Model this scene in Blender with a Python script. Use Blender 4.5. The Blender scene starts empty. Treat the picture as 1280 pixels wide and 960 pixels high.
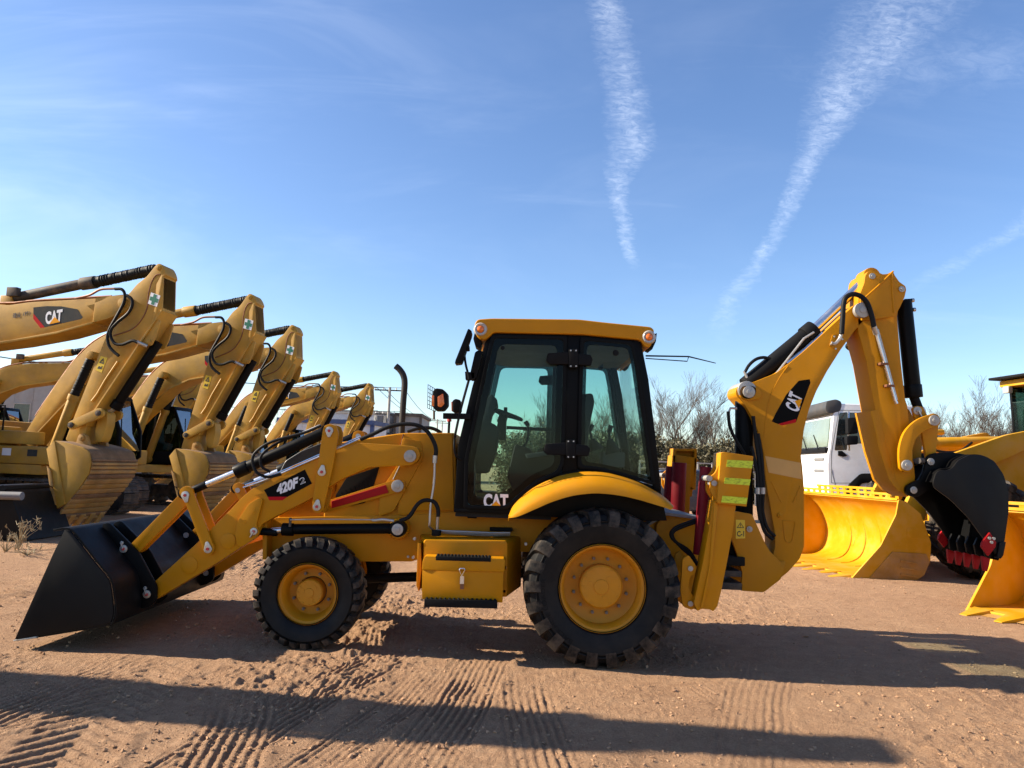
import bpy, bmesh, math, random
import numpy as np
from mathutils import Vector, Matrix
random.seed(7)
SC = bpy.context.scene
COL = SC.collection
R_ = math.radians

# ------------------------------------------------------------------ camera
FPX = 949.0                                   # focal length in photo pixels (1280 wide)
CAM_H, PITCH, ROLL = 1.63, R_(6.03), R_(2.2)
cd = bpy.data.cameras.new('camera'); cam = bpy.data.objects.new('camera', cd); COL.objects.link(cam)
cd.sensor_width = 36.0; cd.lens = 36.0 * FPX / 1280.0; cd.clip_start = 0.05; cd.clip_end = 4000
fwd = Vector((0, math.cos(PITCH), math.sin(PITCH)))
u0 = Vector((0, -math.sin(PITCH), math.cos(PITCH))); r0 = Vector((1, 0, 0))
rgt = r0 * math.cos(ROLL) + u0 * math.sin(ROLL)
upv = u0 * math.cos(ROLL) - r0 * math.sin(ROLL)
m = Matrix((rgt, upv, -fwd)).transposed().to_4x4(); m.translation = (0, 0, CAM_H)
cam.matrix_world = m
SC.camera = cam
SC.render.resolution_x, SC.render.resolution_y = 1024, 768

def ray(px, py): return fwd * FPX + rgt * (px - 640) - upv * (py - 480)
def at(px, py, Y):
    d = ray(px, py); return Vector((0, 0, CAM_H)) + d * (Y / d.y)

# ------------------------------------------------------------------ sun, sky
SUN_EL, SUN_AZ = R_(29), R_(2)                # sun low on the left, slightly behind the machine
sdir = Vector((-math.cos(SUN_EL) * math.cos(SUN_AZ), math.cos(SUN_EL) * math.sin(SUN_AZ), math.sin(SUN_EL)))
sl = bpy.data.lights.new('sun', 'SUN'); sl.energy = 4.7; sl.angle = R_(0.53); sl.color = (1.0, 0.88, 0.70)
so = bpy.data.objects.new('sun', sl); COL.objects.link(so)
so.rotation_euler = sdir.to_track_quat('Z', 'Y').to_euler(); so.location = (-30, 5, 20)

wd = bpy.data.worlds.new('World'); SC.world = wd; wd.use_nodes = True
wt = wd.node_tree; wt.nodes.clear()
def wn(t, **k):
    n = wt.nodes.new(t)
    for a, b in k.items(): setattr(n, a, b)
    return n
def wl(a, b): wt.links.new(a, b)
def wmath(op, a, b=None, c=None, clamp=False):
    n = wn('ShaderNodeMath', operation=op); n.use_clamp = clamp
    for i, v in enumerate((a, b, c)):
        if v is None: continue
        if isinstance(v, (int, float)): n.inputs[i].default_value = v
        else: wl(v, n.inputs[i])
    return n.outputs[0]
sky = wn('ShaderNodeTexSky', sky_type='NISHITA'); sky.sun_disc = False
sky.sun_elevation = SUN_EL
sky.sun_rotation = math.atan2(sdir.x, sdir.y)
sky.air_density = 1.0; sky.dust_density = 0.25; sky.ozone_density = 3.0; sky.altitude = 20
tc = wn('ShaderNodeTexCoord'); sp = wn('ShaderNodeSeparateXYZ'); wl(tc.outputs['Generated'], sp.inputs[0])
ysafe = wmath('MAXIMUM', sp.outputs[1], 0.05)
S_ = wmath('DIVIDE', sp.outputs[0], ysafe); T_ = wmath('DIVIDE', sp.outputs[2], ysafe)
front = wmath('GREATER_THAN', sp.outputs[1], 0.05)
# wavy high cirrus threads: direction based, infinitely far away
cmb = wn('ShaderNodeCombineXYZ'); wl(S_, cmb.inputs[0]); wl(T_, cmb.inputs[1])
def wnoise(scale, detail, rough, vec=None, sc=(1, 1, 1), rot=0.0, dist=0.0):
    mp = wn('ShaderNodeMapping'); wl(vec or cmb.outputs[0], mp.inputs[0]); mp.inputs['Scale'].default_value = sc
    mp.inputs['Rotation'].default_value = (0, 0, rot)
    n = wn('ShaderNodeTexNoise'); n.inputs['Scale'].default_value = scale; n.inputs['Detail'].default_value = detail
    n.inputs['Roughness'].default_value = rough; n.inputs['Distortion'].default_value = dist
    wl(mp.outputs[0], n.inputs['Vector']); return n.outputs[0]
def wcurve(x, pts):
    """pts (t, value 0..1) -> Float Curve over t in 0..1"""
    n = wn('ShaderNodeFloatCurve'); c = n.mapping.curves[0]
    pts = sorted(pts)
    c.points[0].location = pts[0]; c.points[1].location = pts[-1]
    for p in pts[1:-1]: c.points.new(*p)
    n.mapping.update(); wl(x, n.inputs['Value']); return n.outputs[0]
def direction(px, py):
    d = ray(px, py); return d.x / d.y, d.z / d.y
def wsmooth(v, a, b):
    n = wn('ShaderNodeMapRange', interpolation_type='SMOOTHSTEP'); wl(v, n.inputs[0])
    n.inputs[1].default_value = a; n.inputs[2].default_value = b; return n.outputs[0]
def contrail(way, streak_scale, rot):
    ce, wi, it = [], [], []
    for px, py, hw, inten in way:
        s, t = direction(px, py); s2, _ = direction(px + hw, py)
        ce.append((t, s * 0.5 + 0.5)); wi.append((t, (s2 - s) * 4)); it.append((t, inten))
    c = wmath('MULTIPLY', wmath('SUBTRACT', wcurve(T_, ce), 0.5), 2.0)
    w = wmath('MAXIMUM', wmath('MULTIPLY', wcurve(T_, wi), 0.25), 0.001)
    i = wcurve(T_, it)
    edge = wnoise(26, 3, 0.6)
    wob = wmath('MULTIPLY', wmath('SUBTRACT', edge, 0.5), 0.020)
    fine = wmath('MULTIPLY', wmath('SUBTRACT', wnoise(120, 3, 0.6, sc=(0.7, 1.9, 1), rot=rot), 0.5), 0.020)
    dx = wmath('ABSOLUTE', wmath('SUBTRACT', wmath('ADD', wmath('ADD', S_, wob), fine), c))
    prof = wsmooth(wmath('DIVIDE', dx, w), 1.5, 0.0)
    st = wsmooth(wnoise(streak_scale * 1.6, 6, 0.72, sc=(0.7, 1.8, 1), rot=rot, dist=0.8), 0.25, 0.78)
    st2 = wsmooth(wnoise(11, 5, 0.7, dist=0.6), 0.28, 0.68)
    tex = wmath('ADD', wmath('MULTIPLY', st, 0.88), 0.12)
    return wmath('MULTIPLY', wmath('MULTIPLY', prof, i), wmath('MULTIPLY', tex, wmath('ADD', wmath('MULTIPLY', st2, 0.6), 0.4)))
trails = [
    contrail([(740, -80, 26, .8), (757, 0, 24, .85), (775, 75, 26, .8), (785, 140, 26, .8), (787, 185, 26, .8), (772, 228, 16, .8), (778, 275, 10, .75), (789, 320, 8, .6), (794, 350, 6, .0), (797, 390, 5, 0)], 46, 0.5),
    contrail([(1175, -80, 84, .5), (1140, 0, 80, .55), (1090, 70, 60, .75), (1050, 125, 38, .85), (1020, 185, 20, .9), (995, 235, 14, .8), (972, 290, 12, .7), (935, 345, 14, .6), (908, 385, 16, .4), (900, 440, 18, 0)], 46, -0.5),
    contrail([(1330, 240, 34, .45), (1275, 288, 22, .5), (1230, 310, 18, .42), (1180, 338, 18, .32), (1145, 358, 18, .12), (1120, 390, 10, 0)], 40, -0.9),
    contrail([(1330, 20, 200, .0), (1220, 62, 170, .22), (1190, 82, 190, .30), (1150, 110, 160, .16), (1130, 150, 120, 0)], 18, -0.3),
]
mask = trails[0]
for t_ in trails[1:]: mask = wmath('MAXIMUM', mask, t_)
veil = wsmooth(wnoise(2.3, 5, 0.62, sc=(0.7, 2.2, 1), rot=0.35, dist=0.8), 0.42, 0.80)
veil = wmath('MULTIPLY', wmath('ADD', wmath('MULTIPLY', veil, 0.85), 0.15), wmath('ADD', wmath('MULTIPLY', wsmooth(S_, 0.25, -0.85), 0.44), 0.09))
wisp = wmath('MULTIPLY', wsmooth(wnoise(5.0, 6, 0.6, sc=(0.35, 3.2, 1), rot=-0.12, dist=0.5), 0.55, 0.85), 0.2)
mask = wmath('MAXIMUM', mask, wmath('ADD', veil, wisp))
mask = wmath('MULTIPLY', mask, front)
mask = wmath('MULTIPLY', mask, 0.33, clamp=True)
mx = wn('ShaderNodeMix', data_type='RGBA'); wl(mask, mx.inputs[0]); hs = wn('ShaderNodeHueSaturation'); hs.inputs['Saturation'].default_value = 1.10; hs.inputs['Hue'].default_value = 0.507; wl(sky.outputs[0], hs.inputs['Color']); wl(hs.outputs[0], mx.inputs[6])
mx.inputs[7].default_value = (9.0, 9.5, 10.2, 1)
bg = wn('ShaderNodeBackground'); bg.inputs[1].default_value = 0.085; wl(mx.outputs[2], bg.inputs[0])
wo = wn('ShaderNodeOutputWorld'); wl(bg.outputs[0], wo.inputs[0])

SC.view_settings.view_transform = 'Standard'; SC.view_settings.look = 'None'
SC.view_settings.exposure = 1.34; SC.view_settings.gamma = 1.0; SC.view_settings.use_curve_mapping = False
SC.render.engine = 'CYCLES'
SC.cycles.max_bounces = 8; SC.cycles.transparent_max_bounces = 16; SC.cycles.caustics_reflective = False; SC.cycles.caustics_refractive = False

# ------------------------------------------------------------------ materials
M = {}
def nmat(name):
    mt = bpy.data.materials.new(name); mt.use_nodes = True
    return mt, mt.node_tree, mt.node_tree.nodes['Principled BSDF']
def noise(nt, scale, detail=4, rough=0.6, coord='Object', sc=(1, 1, 1)):
    t = nt.nodes.new('ShaderNodeTexCoord'); mp = nt.nodes.new('ShaderNodeMapping'); mp.inputs['Scale'].default_value = sc
    nt.links.new(t.outputs[coord], mp.inputs[0])
    n = nt.nodes.new('ShaderNodeTexNoise'); n.inputs['Scale'].default_value = scale
    n.inputs['Detail'].default_value = detail; n.inputs['Roughness'].default_value = rough
    nt.links.new(mp.outputs[0], n.inputs['Vector']); return n.outputs[0]
def ramp(nt, f, stops):
    r = nt.nodes.new('ShaderNodeValToRGB'); e = r.color_ramp.elements
    e[0].position, e[0].color = stops[0][0], (*stops[0][1], 1); e[1].position, e[1].color = stops[-1][0], (*stops[-1][1], 1)
    for p, c in stops[1:-1]:
        k = e.new(p); k.color = (*c, 1)
    nt.links.new(f, r.inputs[0]); return r.outputs[0]
def mixc(nt, f, a, b, mode='MIX'):
    n = nt.nodes.new('ShaderNodeMix'); n.data_type = 'RGBA'; n.blend_type = mode
    for i, v in ((0, f), (6, a), (7, b)):
        if isinstance(v, (int, float)): n.inputs[i].default_value = v
        elif isinstance(v, tuple): n.inputs[i].default_value = (*v, 1)
        else: nt.links.new(v, n.inputs[i])
    return n.outputs[2]
def bump(nt, b, h, strength, dist):
    n = nt.nodes.new('ShaderNodeBump'); n.inputs['Strength'].default_value = strength; n.inputs['Distance'].default_value = dist
    nt.links.new(h, n.inputs['Height']); nt.links.new(n.outputs[0], b.inputs['Normal'])
DUST = (0.34, 0.23, 0.14)
def paint(name, col, rough=0.35, dust=0.25, coat=0.0, metal=0.0, var=0.06, orange=0.0, dscale=3.0, spec=0.5):
    mt, nt, b = nmat(name)
    v = noise(nt, 2.2, 5, 0.6)
    c0 = tuple(x * (1 - var) for x in col); c1 = tuple(min(1, x * (1 + var)) for x in col)
    c = ramp(nt, v, [(0.35, c0), (0.65, c1)])
    d = noise(nt, dscale, 8, 0.72)
    df = ramp(nt, d, [(0.46, (0, 0, 0)), (0.80, (dust, dust, dust))])
    c = mixc(nt, df, c, DUST); nt.links.new(c, b.inputs['Base Color'])
    rr = ramp(nt, d, [(0.3, (rough,) * 3), (0.75, (min(1, rough + 0.28),) * 3)]); nt.links.new(rr, b.inputs['Roughness'])
    b.inputs['Metallic'].default_value = metal; b.inputs['Coat Weight'].default_value = coat; b.inputs['Coat Roughness'].default_value = 0.12
    b.inputs['Specular IOR Level'].default_value = spec
    bump(nt, b, noise(nt, 9, 5, 0.6), 0.06, 0.01)
    M[name] = mt; return mt
paint('yellow', (0.50, 0.205, 0.0016), 0.36, 0.10, 0.0, spec=0.18)
paint('yellow_wheel', (0.55, 0.22, 0.003), 0.42, 0.14, spec=0.35)
paint('tan', (0.43, 0.235, 0.028), 0.42, 0.34, var=0.16, spec=0.3)
paint('tan_worn', (0.38, 0.195, 0.035), 0.55, 0.75, var=0.25, dscale=4.0)
paint('rust', (0.17, 0.085, 0.045), 0.8, 0.8, var=0.3, dscale=6)
paint('loader_yellow', (0.56, 0.275, 0.004), 0.42, 0.48, var=.14, spec=.25, dscale=2.2)
paint('black', (0.0035, 0.0036, 0.004), 0.32, 0.006, 0.0, spec=0.10)
paint('black_matte', (0.007, 0.007, 0.0075), 0.5, 0.012, spec=0.12)
paint('black_bucket', (0.0032, 0.0033, 0.0038), 0.40, 0.008, 0.0, spec=0.22)
paint('dark_steel', (0.045, 0.042, 0.040), 0.6, 0.75, metal=0.3)
paint('track', (0.060, 0.050, 0.043), 0.65, 0.9, metal=0.2, dscale=5)
paint('grey', (0.16, 0.165, 0.17), 0.5, 0.35)
paint('red', (0.36, 0.008, 0.010), 0.42, 0.05, spec=0.15)
paint('red_dark', (0.17, 0.005, 0.012), 0.38, 0.06, spec=0.15)
paint('decal_red', (0.50, 0.008, 0.012), 0.4, 0.03, spec=0.1)
paint('decal_black', (0.004, 0.004, 0.004), 0.4, 0.005, spec=0.06)
paint('decal_grey', (0.040, 0.045, 0.045), 0.5, 0.15, spec=0.1)
paint('white_print', (0.80, 0.80, 0.80), 0.4, 0.03)
paint('logo_yellow', (0.80, 0.33, 0.004), 0.4, 0.03, spec=0.15)
paint('green_print', (0.01, 0.17, 0.10), 0.5, 0.1)
paint('yellow_print', (0.80, 0.55, 0.03), 0.45, 0.1)
paint('dark_print', (0.03, 0.028, 0.025), 0.5, 0.1)
paint('chrome', (0.70, 0.70, 0.70), 0.16, 0.05, metal=1.0)
paint('zinc', (0.50, 0.485, 0.45), 0.36, 0.12, metal=0.9)
paint('pin_grey', (0.40, 0.38, 0.345), 0.42, 0.10, metal=0.55)
paint('white_paint', (0.78, 0.79, 0.80), 0.32, 0.18, 0.2)
paint('interior', (0.012, 0.0125, 0.013), 0.6, 0.04, spec=0.25)
paint('interior_grey', (0.07, 0.073, 0.073), 0.6, 0.05)
paint('seat_green', (0.05, 0.16, 0.09), 0.7, 0.1)
paint('navy', (0.012, 0.018, 0.04), 0.22, 0.2, 0.5)
paint('blue_trim', (0.02, 0.05, 0.16), 0.5, 0.2)
paint('white_wall', (0.80, 0.79, 0.75), 0.8, 0.35, var=0.08, dscale=1.5)
paint('grey_wall', (0.30, 0.30, 0.29), 0.85, 0.4, var=0.1, dscale=1.2)
paint('concrete', (0.38, 0.37, 0.34), 0.85, 0.35, var=0.1)
paint('copper', (0.22, 0.09, 0.045), 0.45, 0.2, metal=0.4)
paint('amber', (0.75, 0.16, 0.01), 0.12, 0.02, 0.6)
paint('lens', (0.42, 0.41, 0.38), 0.08, 0.02, 0.5)
paint('plastic_red', (0.5, 0.03, 0.03), 0.4, 0.1)
paint('wire', (0.05, 0.05, 0.055), 0.6, 0.0)
paint('wood_dark', (0.10, 0.085, 0.07), 0.9, 0.3, var=0.25)
# reflective tape
mt, nt, b = nmat('tape'); c = ramp(nt, noise(nt, 30, 5, 0.7, sc=(1, 1, 2.5)), [(0.36, (0.30, 0.34, 0.01)), (0.5, (0.56, 0.66, 0.015)), (0.7, (0.62, 0.74, 0.03))])
nt.links.new(c, b.inputs['Base Color']); b.inputs['Roughness'].default_value = 0.35; M['tape'] = mt
# rubber, dusty
def rubber(name, dust, sc=5.0):
    mt, nt, b = nmat(name)
    d = noise(nt, sc, 8, 0.7); f = ramp(nt, d, [(0.40, (0.0,) * 3), (0.72, (dust,) * 3)])
    c = mixc(nt, f, (0.0085, 0.0087, 0.0092), (0.24, 0.185, 0.135)); nt.links.new(c, b.inputs['Base Color'])
    b.inputs['Roughness'].default_value = 0.55; b.inputs['Specular IOR Level'].default_value = 0.16
    bump(nt, b, noise(nt, 140, 4, 0.6), 0.15, 0.003); M[name] = mt
rubber('rubber', 0.055); rubber('rubber_dusty', 0.55); rubber('tread', 0.42, 8.0); rubber('hose', 0.0)
def glass(name, tint, gl=0.10):
    mt = bpy.data.materials.new(name); mt.use_nodes = True; nt = mt.node_tree; nt.nodes.clear()
    tr = nt.nodes.new('ShaderNodeBsdfTransparent'); tr.inputs[0].default_value = (*tint, 1)
    g = nt.nodes.new('ShaderNodeBsdfGlossy'); g.inputs['Roughness'].default_value = 0.02; g.inputs[0].default_value = (1, 1, 1, 1)
    fr = nt.nodes.new('ShaderNodeFresnel'); fr.inputs[0].default_value = 1.45
    mu = nt.nodes.new('ShaderNodeMath'); mu.operation = 'MULTIPLY_ADD'; mu.inputs[1].default_value = 0.32; mu.inputs[2].default_value = 0.0
    nt.links.new(fr.outputs[0], mu.inputs[0])
    ms = nt.nodes.new('ShaderNodeMixShader'); nt.links.new(mu.outputs[0], ms.inputs[0]); nt.links.new(tr.outputs[0], ms.inputs[1]); nt.links.new(g.outputs[0], ms.inputs[2])
    o = nt.nodes.new('ShaderNodeOutputMaterial'); nt.links.new(ms.outputs[0], o.inputs[0]); M[name] = mt
glass('cab_glass', (0.77, 0.89, 0.845)); glass('clear_glass', (0.88, 0.93, 0.91)); glass('dark_glass', (0.30, 0.37, 0.36)); glass('truck_glass', (0.42, 0.52, 0.46)); glass('frit', (0.20, 0.24, 0.25))

# ------------------------------------------------------------------ geometry helpers
ORG = Vector((0, 0, 0))
def rnd(pts, r, n=4):
    """round the corners of a closed 2-D outline; r is one radius or one for each corner"""
    out = []; N = len(pts)
    for i in range(N):
        p = Vector(pts[i][:2]); a = Vector(pts[i - 1][:2]) - p; b = Vector(pts[(i + 1) % N][:2]) - p
        rr = r[i] if isinstance(r, (list, tuple)) else r
        if a.length < 1e-9 or b.length < 1e-9: continue
        k = min(rr, a.length * 0.48, b.length * 0.48)
        if k < 1e-5: out.append(tuple(p)); continue
        s, e = p + a.normalized() * k, p + b.normalized() * k
        for j in range(n + 1):
            t = j / n; q = s * (1 - t) ** 2 + p * (2 * t * (1 - t)) + e * t * t; out.append(tuple(q))
    return out
def spline(pts, n=8, closed=False):
    P = [Vector(p) for p in pts]; out = []; N = len(P)
    rng = range(N if closed else N - 1)
    for i in rng:
        p0 = P[i - 1] if (i > 0 or closed) else P[0] * 2 - P[1]
        p1, p2 = P[i], P[(i + 1) % N]
        p3 = P[(i + 2) % N] if (i + 2 < N or closed) else P[-1] * 2 - P[-2]
        for j in range(n):
            t = j / n
            out.append(0.5 * ((2 * p1) + (p2 - p0) * t + (2 * p0 - 5 * p1 + 4 * p2 - p3) * t * t + (3 * p1 - p0 - 3 * p2 + p3) * t ** 3))
    if not closed: out.append(P[-1])
    return out
def circ(cx, cz, r, n=20): return [(cx + r * math.cos(2 * math.pi * i / n), cz + r * math.sin(2 * math.pi * i / n)) for i in range(n)]
class G:
    def __init__(s): s.v = []; s.f = []
    def add(s, vs, fs):
        o = len(s.v); s.v += [tuple(v) for v in vs]; s.f += [tuple(i + o for i in f) for f in fs]; return s
    def prism(s, pts, y0, y1):
        n = len(pts); vs = [(p[0], y0, p[1]) for p in pts] + [(p[0], y1, p[1]) for p in pts]
        fs = [tuple(range(n)), tuple(range(2 * n - 1, n - 1, -1))] + [(i, n + i, n + (i + 1) % n, (i + 1) % n) for i in range(n)]
        return s.add(vs, fs)
    def loft(s, pa, ya, pb, yb):
        n = len(pa); vs = [(p[0], ya, p[1]) for p in pa] + [(p[0], yb, p[1]) for p in pb]
        fs = [tuple(range(n)), tuple(range(2 * n - 1, n - 1, -1))] + [(i, n + i, n + (i + 1) % n, (i + 1) % n) for i in range(n)]
        return s.add(vs, fs)
    def ring(s, po, pi, y0, y1):
        n = len(po)
        vs = [(p[0], y, p[1]) for y in (y0, y1) for q in (po, pi) for p in q]
        fs = []
        for i in range(n):
            j = (i + 1) % n
            fs += [(i, j, n + j, n + i), (2 * n + i, 3 * n + i, 3 * n + j, 2 * n + j), (i, 2 * n + i, 2 * n + j, j), (n + i, n + j, 3 * n + j, 3 * n + i)]
        return s.add(vs, fs)
    def shell(s, line, th, y0, y1):
        """open (x,z) polyline given thickness th on its left, swept from y0 to y1"""
        L = [Vector(p) for p in line]; off = []
        for i in range(len(L)):
            t = (L[min(i + 1, len(L) - 1)] - L[max(i - 1, 0)]).normalized(); off.append(L[i] + Vector((-t.y, t.x)) * th)
        n = len(L); vs = []
        for y in (y0, y1):
            vs += [(p.x, y, p.y) for p in L] + [(p.x, y, p.y) for p in off]
        fs = []
        for i in range(n - 1):
            fs += [(i, i + 1, n + i + 1, n + i), (2 * n + i, 3 * n + i, 3 * n + i + 1, 2 * n + i + 1),
                   (i, 2 * n + i, 2 * n + i + 1, i + 1), (n + i, n + i + 1, 3 * n + i + 1, 3 * n + i)]
        fs += [(0, n, 3 * n, 2 * n), (n - 1, 3 * n - 1, 4 * n - 1, 2 * n - 1)]
        return s.add(vs, fs)
    def box(s, a, b):
        x0, y0, z0 = a; x1, y1, z1 = b
        return s.add([(x0, y0, z0), (x1, y0, z0), (x1, y1, z0), (x0, y1, z0), (x0, y0, z1), (x1, y0, z1), (x1, y1, z1), (x0, y1, z1)],
                     [(0, 3, 2, 1), (4, 5, 6, 7), (0, 1, 5, 4), (1, 2, 6, 5), (2, 3, 7, 6), (3, 0, 4, 7)])
    def beam(s, p, q, w, h, up=(0, 0, 1)):
        p, q = Vector(p), Vector(q); d = (q - p).normalized(); sd = d.cross(Vector(up))
        if sd.length < 1e-4: sd = d.cross(Vector((1, 0, 0)))
        sd.normalize(); u = sd.cross(d); vs = []
        for c in (p, q):
            for a, b in ((-1, -1), (1, -1), (1, 1), (-1, 1)): vs.append(c + sd * (a * w / 2) + u * (b * h / 2))
        return s.add(vs, [(0, 1, 2, 3), (7, 6, 5, 4), (0, 4, 5, 1), (1, 5, 6, 2), (2, 6, 7, 3), (3, 7, 4, 0)])
    def cyl(s, p, q, r, r2=None, n=20):
        r2 = r if r2 is None else r2
        p, q = Vector(p), Vector(q); d = (q - p).normalized(); a = d.orthogonal().normalized(); b = d.cross(a); vs = []
        for c, rr in ((p, r), (q, r2)):
            vs += [c + (a * math.cos(2 * math.pi * i / n) + b * math.sin(2 * math.pi * i / n)) * rr for i in range(n)]
        return s.add(vs, [tuple(range(n - 1, -1, -1)), tuple(range(n, 2 * n))] + [(i, (i + 1) % n, n + (i + 1) % n, n + i) for i in range(n)])
    def tube(s, pts, r, n=8, caps=True):
        P = [Vector(p) for p in pts]; k = len(P); vs = []; a = None
        for i in range(k):
            d = (P[min(i + 1, k - 1)] - P[max(i - 1, 0)]).normalized()
            if a is None: a = d.orthogonal().normalized()
            else:
                a = a - d * a.dot(d); a = a.normalized() if a.length > 1e-5 else d.orthogonal().normalized()
            b = d.cross(a); rr = r[i] if isinstance(r, (list, tuple)) else r
            vs += [P[i] + (a * math.cos(2 * math.pi * j / n) + b * math.sin(2 * math.pi * j / n)) * rr for j in range(n)]
        fs = [(i * n + j, i * n + (j + 1) % n, (i + 1) * n + (j + 1) % n, (i + 1) * n + j) for i in range(k - 1) for j in range(n)]
        if caps: fs += [tuple(range(n - 1, -1, -1)), tuple(range((k - 1) * n, k * n))]
        return s.add(vs, fs)
    def lathe(s, c, prof, n=40):
        """prof (radius, y) turned about the Y axis through c=(x,z); closed at r=0 ends"""
        k = len(prof); vs = []
        for i in range(n):
            a = 2 * math.pi * i / n
            vs += [(c[0] + r * math.cos(a), y, c[1] + r * math.sin(a)) for r, y in prof]
        fs = [(i * k + j, i * k + j + 1, ((i + 1) % n) * k + j + 1, ((i + 1) % n) * k + j) for i in range(n) for j in range(k - 1)]
        return s.add(vs, fs)
    def build(s, name, mat, parent=None, bevel=0.0, seg=2, ang=35, label=None, kind=None):
        me = bpy.data.meshes.new(name)
        me.from_pydata([(v[0] - ORG.x, v[1] - ORG.y, v[2] - ORG.z) for v in s.v], [], s.f)
        bm = bmesh.new(); bm.from_mesh(me)
        bmesh.ops.remove_doubles(bm, verts=bm.verts, dist=1e-6)
        bmesh.ops.recalc_face_normals(bm, faces=bm.faces)
        if bevel > 0:
            es = [e for e in bm.edges if len(e.link_faces) == 2 and e.calc_face_angle(0) > R_(38)]
            if es: bmesh.ops.bevel(bm, geom=es, offset=bevel, segments=seg, profile=0.6, affect='EDGES', clamp_overlap=True)
        bm.to_mesh(me); bm.free()
        for p in me.polygons: p.use_smooth = True
        me.set_sharp_from_angle(angle=R_(ang))
        me.materials.append(M[mat] if isinstance(mat, str) else mat)
        o = bpy.data.objects.new(name, me); COL.objects.link(o)
        if parent: o.parent = parent
        if label: o['label'] = label
        if kind: o['kind'] = kind
        return o
def thing(name, label, cat, loc=(0, 0, 0), rz=0.0, group=None):
    o = bpy.data.objects.new(name, None); COL.objects.link(o); o.location = loc; o.rotation_euler = (0, 0, rz); o.empty_display_size = 0.3
    o['label'] = label; o['category'] = cat
    if group: o['group'] = group
    return o
def tag(o, label, cat, group=None):
    o['label'] = label; o['category'] = cat
    if group: o['group'] = group
    return o
def kids(o): return [c for c in bpy.data.objects if c.parent == o]
def copy_tree(o, parent=None, table=None, skip=()):
    if table is None:
        table = {}
        for c in bpy.data.objects:
            if c.parent: table.setdefault(c.parent.name, []).append(c)
    c = o.copy(); COL.objects.link(c); c.parent = parent
    for ch in table.get(o.name, []):
        if ch.name.split('.')[0] in skip: continue
        copy_tree(ch, c, table, skip)
    return c
# zoom frames used while measuring the photograph: origin x, origin y, enlargement
ZF = dict(A=(0, 520, 3.2), B=(300, 500, 2.911), C=(540, 380, 3.2), D=(560, 580, 3.556), E=(820, 520, 3.69), F=(880, 320, 3.2),
          G=(980, 420, 2.667), H=(0, 320, 2.667), I=(180, 360, 3.43), J=(320, 440, 4.8), K=(780, 420, 4.36), L=(1120, 420, 4.8),
          M=(0, 320, 8), N=(100, 320, 6), O=(40, 470, 4.8), P=(0, 430, 3.84), Q=(130, 400, 4), R=(1110, 540, 4.176), S=(540, 390, 6.4),
          T=(990, 480, 3.842), U=(400, 460, 6.4), V=(500, 600, 5.333), W=(140, 560, 4.8), X=(1040, 320, 5.336), Y=(900, 430, 5.336),
          ZA=(570, 400, 6.0), ZB=(700, 400, 4.364), ZC=(300, 650, 5.333), p=(0, 0, 1))
def pxy(k, x, y): a, b, s = ZF[k]; return a + x / s, b + y / s
def w3(k, x, y, Y): return at(*pxy(k, x, y), Y)
def xz(k, pts, Y):
    out = []
    for p in pts: q = w3(k, p[0], p[1], Y); out.append((q.x, q.z))
    return out
def xzm(Y, *seq):
    """outline from several zoom frames: 'A', (x,y), (x,y), 'B', (x,y)..."""
    out = []; k = 'p'
    for s in seq:
        if isinstance(s, str): k = s
        else: out += xz(k, [s], Y)
    return out
_tc = {}
def text2d(body, bold=0.02, shear=0.0):
    key = (body, bold, shear)
    if key in _tc: return _tc[key]
    cu = bpy.data.curves.new('lettering', 'FONT'); cu.body = body; cu.offset = bold; cu.shear = shear; cu.resolution_u = 3
    o = bpy.data.objects.new('lettering', cu); COL.objects.link(o)
    dg = bpy.context.evaluated_depsgraph_get(); me = bpy.data.meshes.new_from_object(o.evaluated_get(dg))
    vs = np.array([v.co[:2] for v in me.vertices]); fs = [tuple(p.vertices) for p in me.polygons]
    bpy.data.objects.remove(o); bpy.data.curves.remove(cu); bpy.data.meshes.remove(me)
    lo, hi = vs.min(0), vs.max(0); vs = (vs - lo) / (hi - lo)
    _tc[key] = (vs, fs); return _tc[key]
def lettering(body, quad, y, mat, parent, bold=0.02, shear=0.0, name='lettering'):
    """quad: (x,z) of lower left, lower right, upper right, upper left; flat print at plane y"""
    vs, fs = text2d(body, bold, shear); a, b, c, d = [Vector(q) for q in quad]; out = []
    for u, v in vs:
        p = a * (1 - u) * (1 - v) + b * u * (1 - v) + c * u * v + d * (1 - u) * v; out.append((p.x, y, p.y))
    g = G(); g.add(out, fs)
    me_o = g.build(name, mat, parent); return me_o
def quadpt(quad, u, v):
    a, b, c, d = [Vector(q) for q in quad]; p = a * (1 - u) * (1 - v) + b * u * (1 - v) + c * u * v + d * (1 - u) * v; return (p.x, p.y)
def sheet(pts, y, name, mat, parent):
    return G().prism(pts, y, y + 0.002).build(name, mat, parent)
def pin(c, y, r, parent, mat='pin_grey', depth=0.03, name='pin', ydir=-1):
    g = G(); g.cyl((c[0], y, c[1]), (c[0], y + ydir * depth, c[1]), r, n=20); g.cyl((c[0], y + ydir * depth, c[1]), (c[0], y + ydir * (depth + 0.008), c[1]), r * 0.45, n=10)
    return g.build(name, mat, parent, bevel=0.003)
def hose(pts, r, name, mat, parent, n=10, sub=8):
    return G().tube(spline(pts, sub), r, n).build(name, mat, parent)

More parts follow.
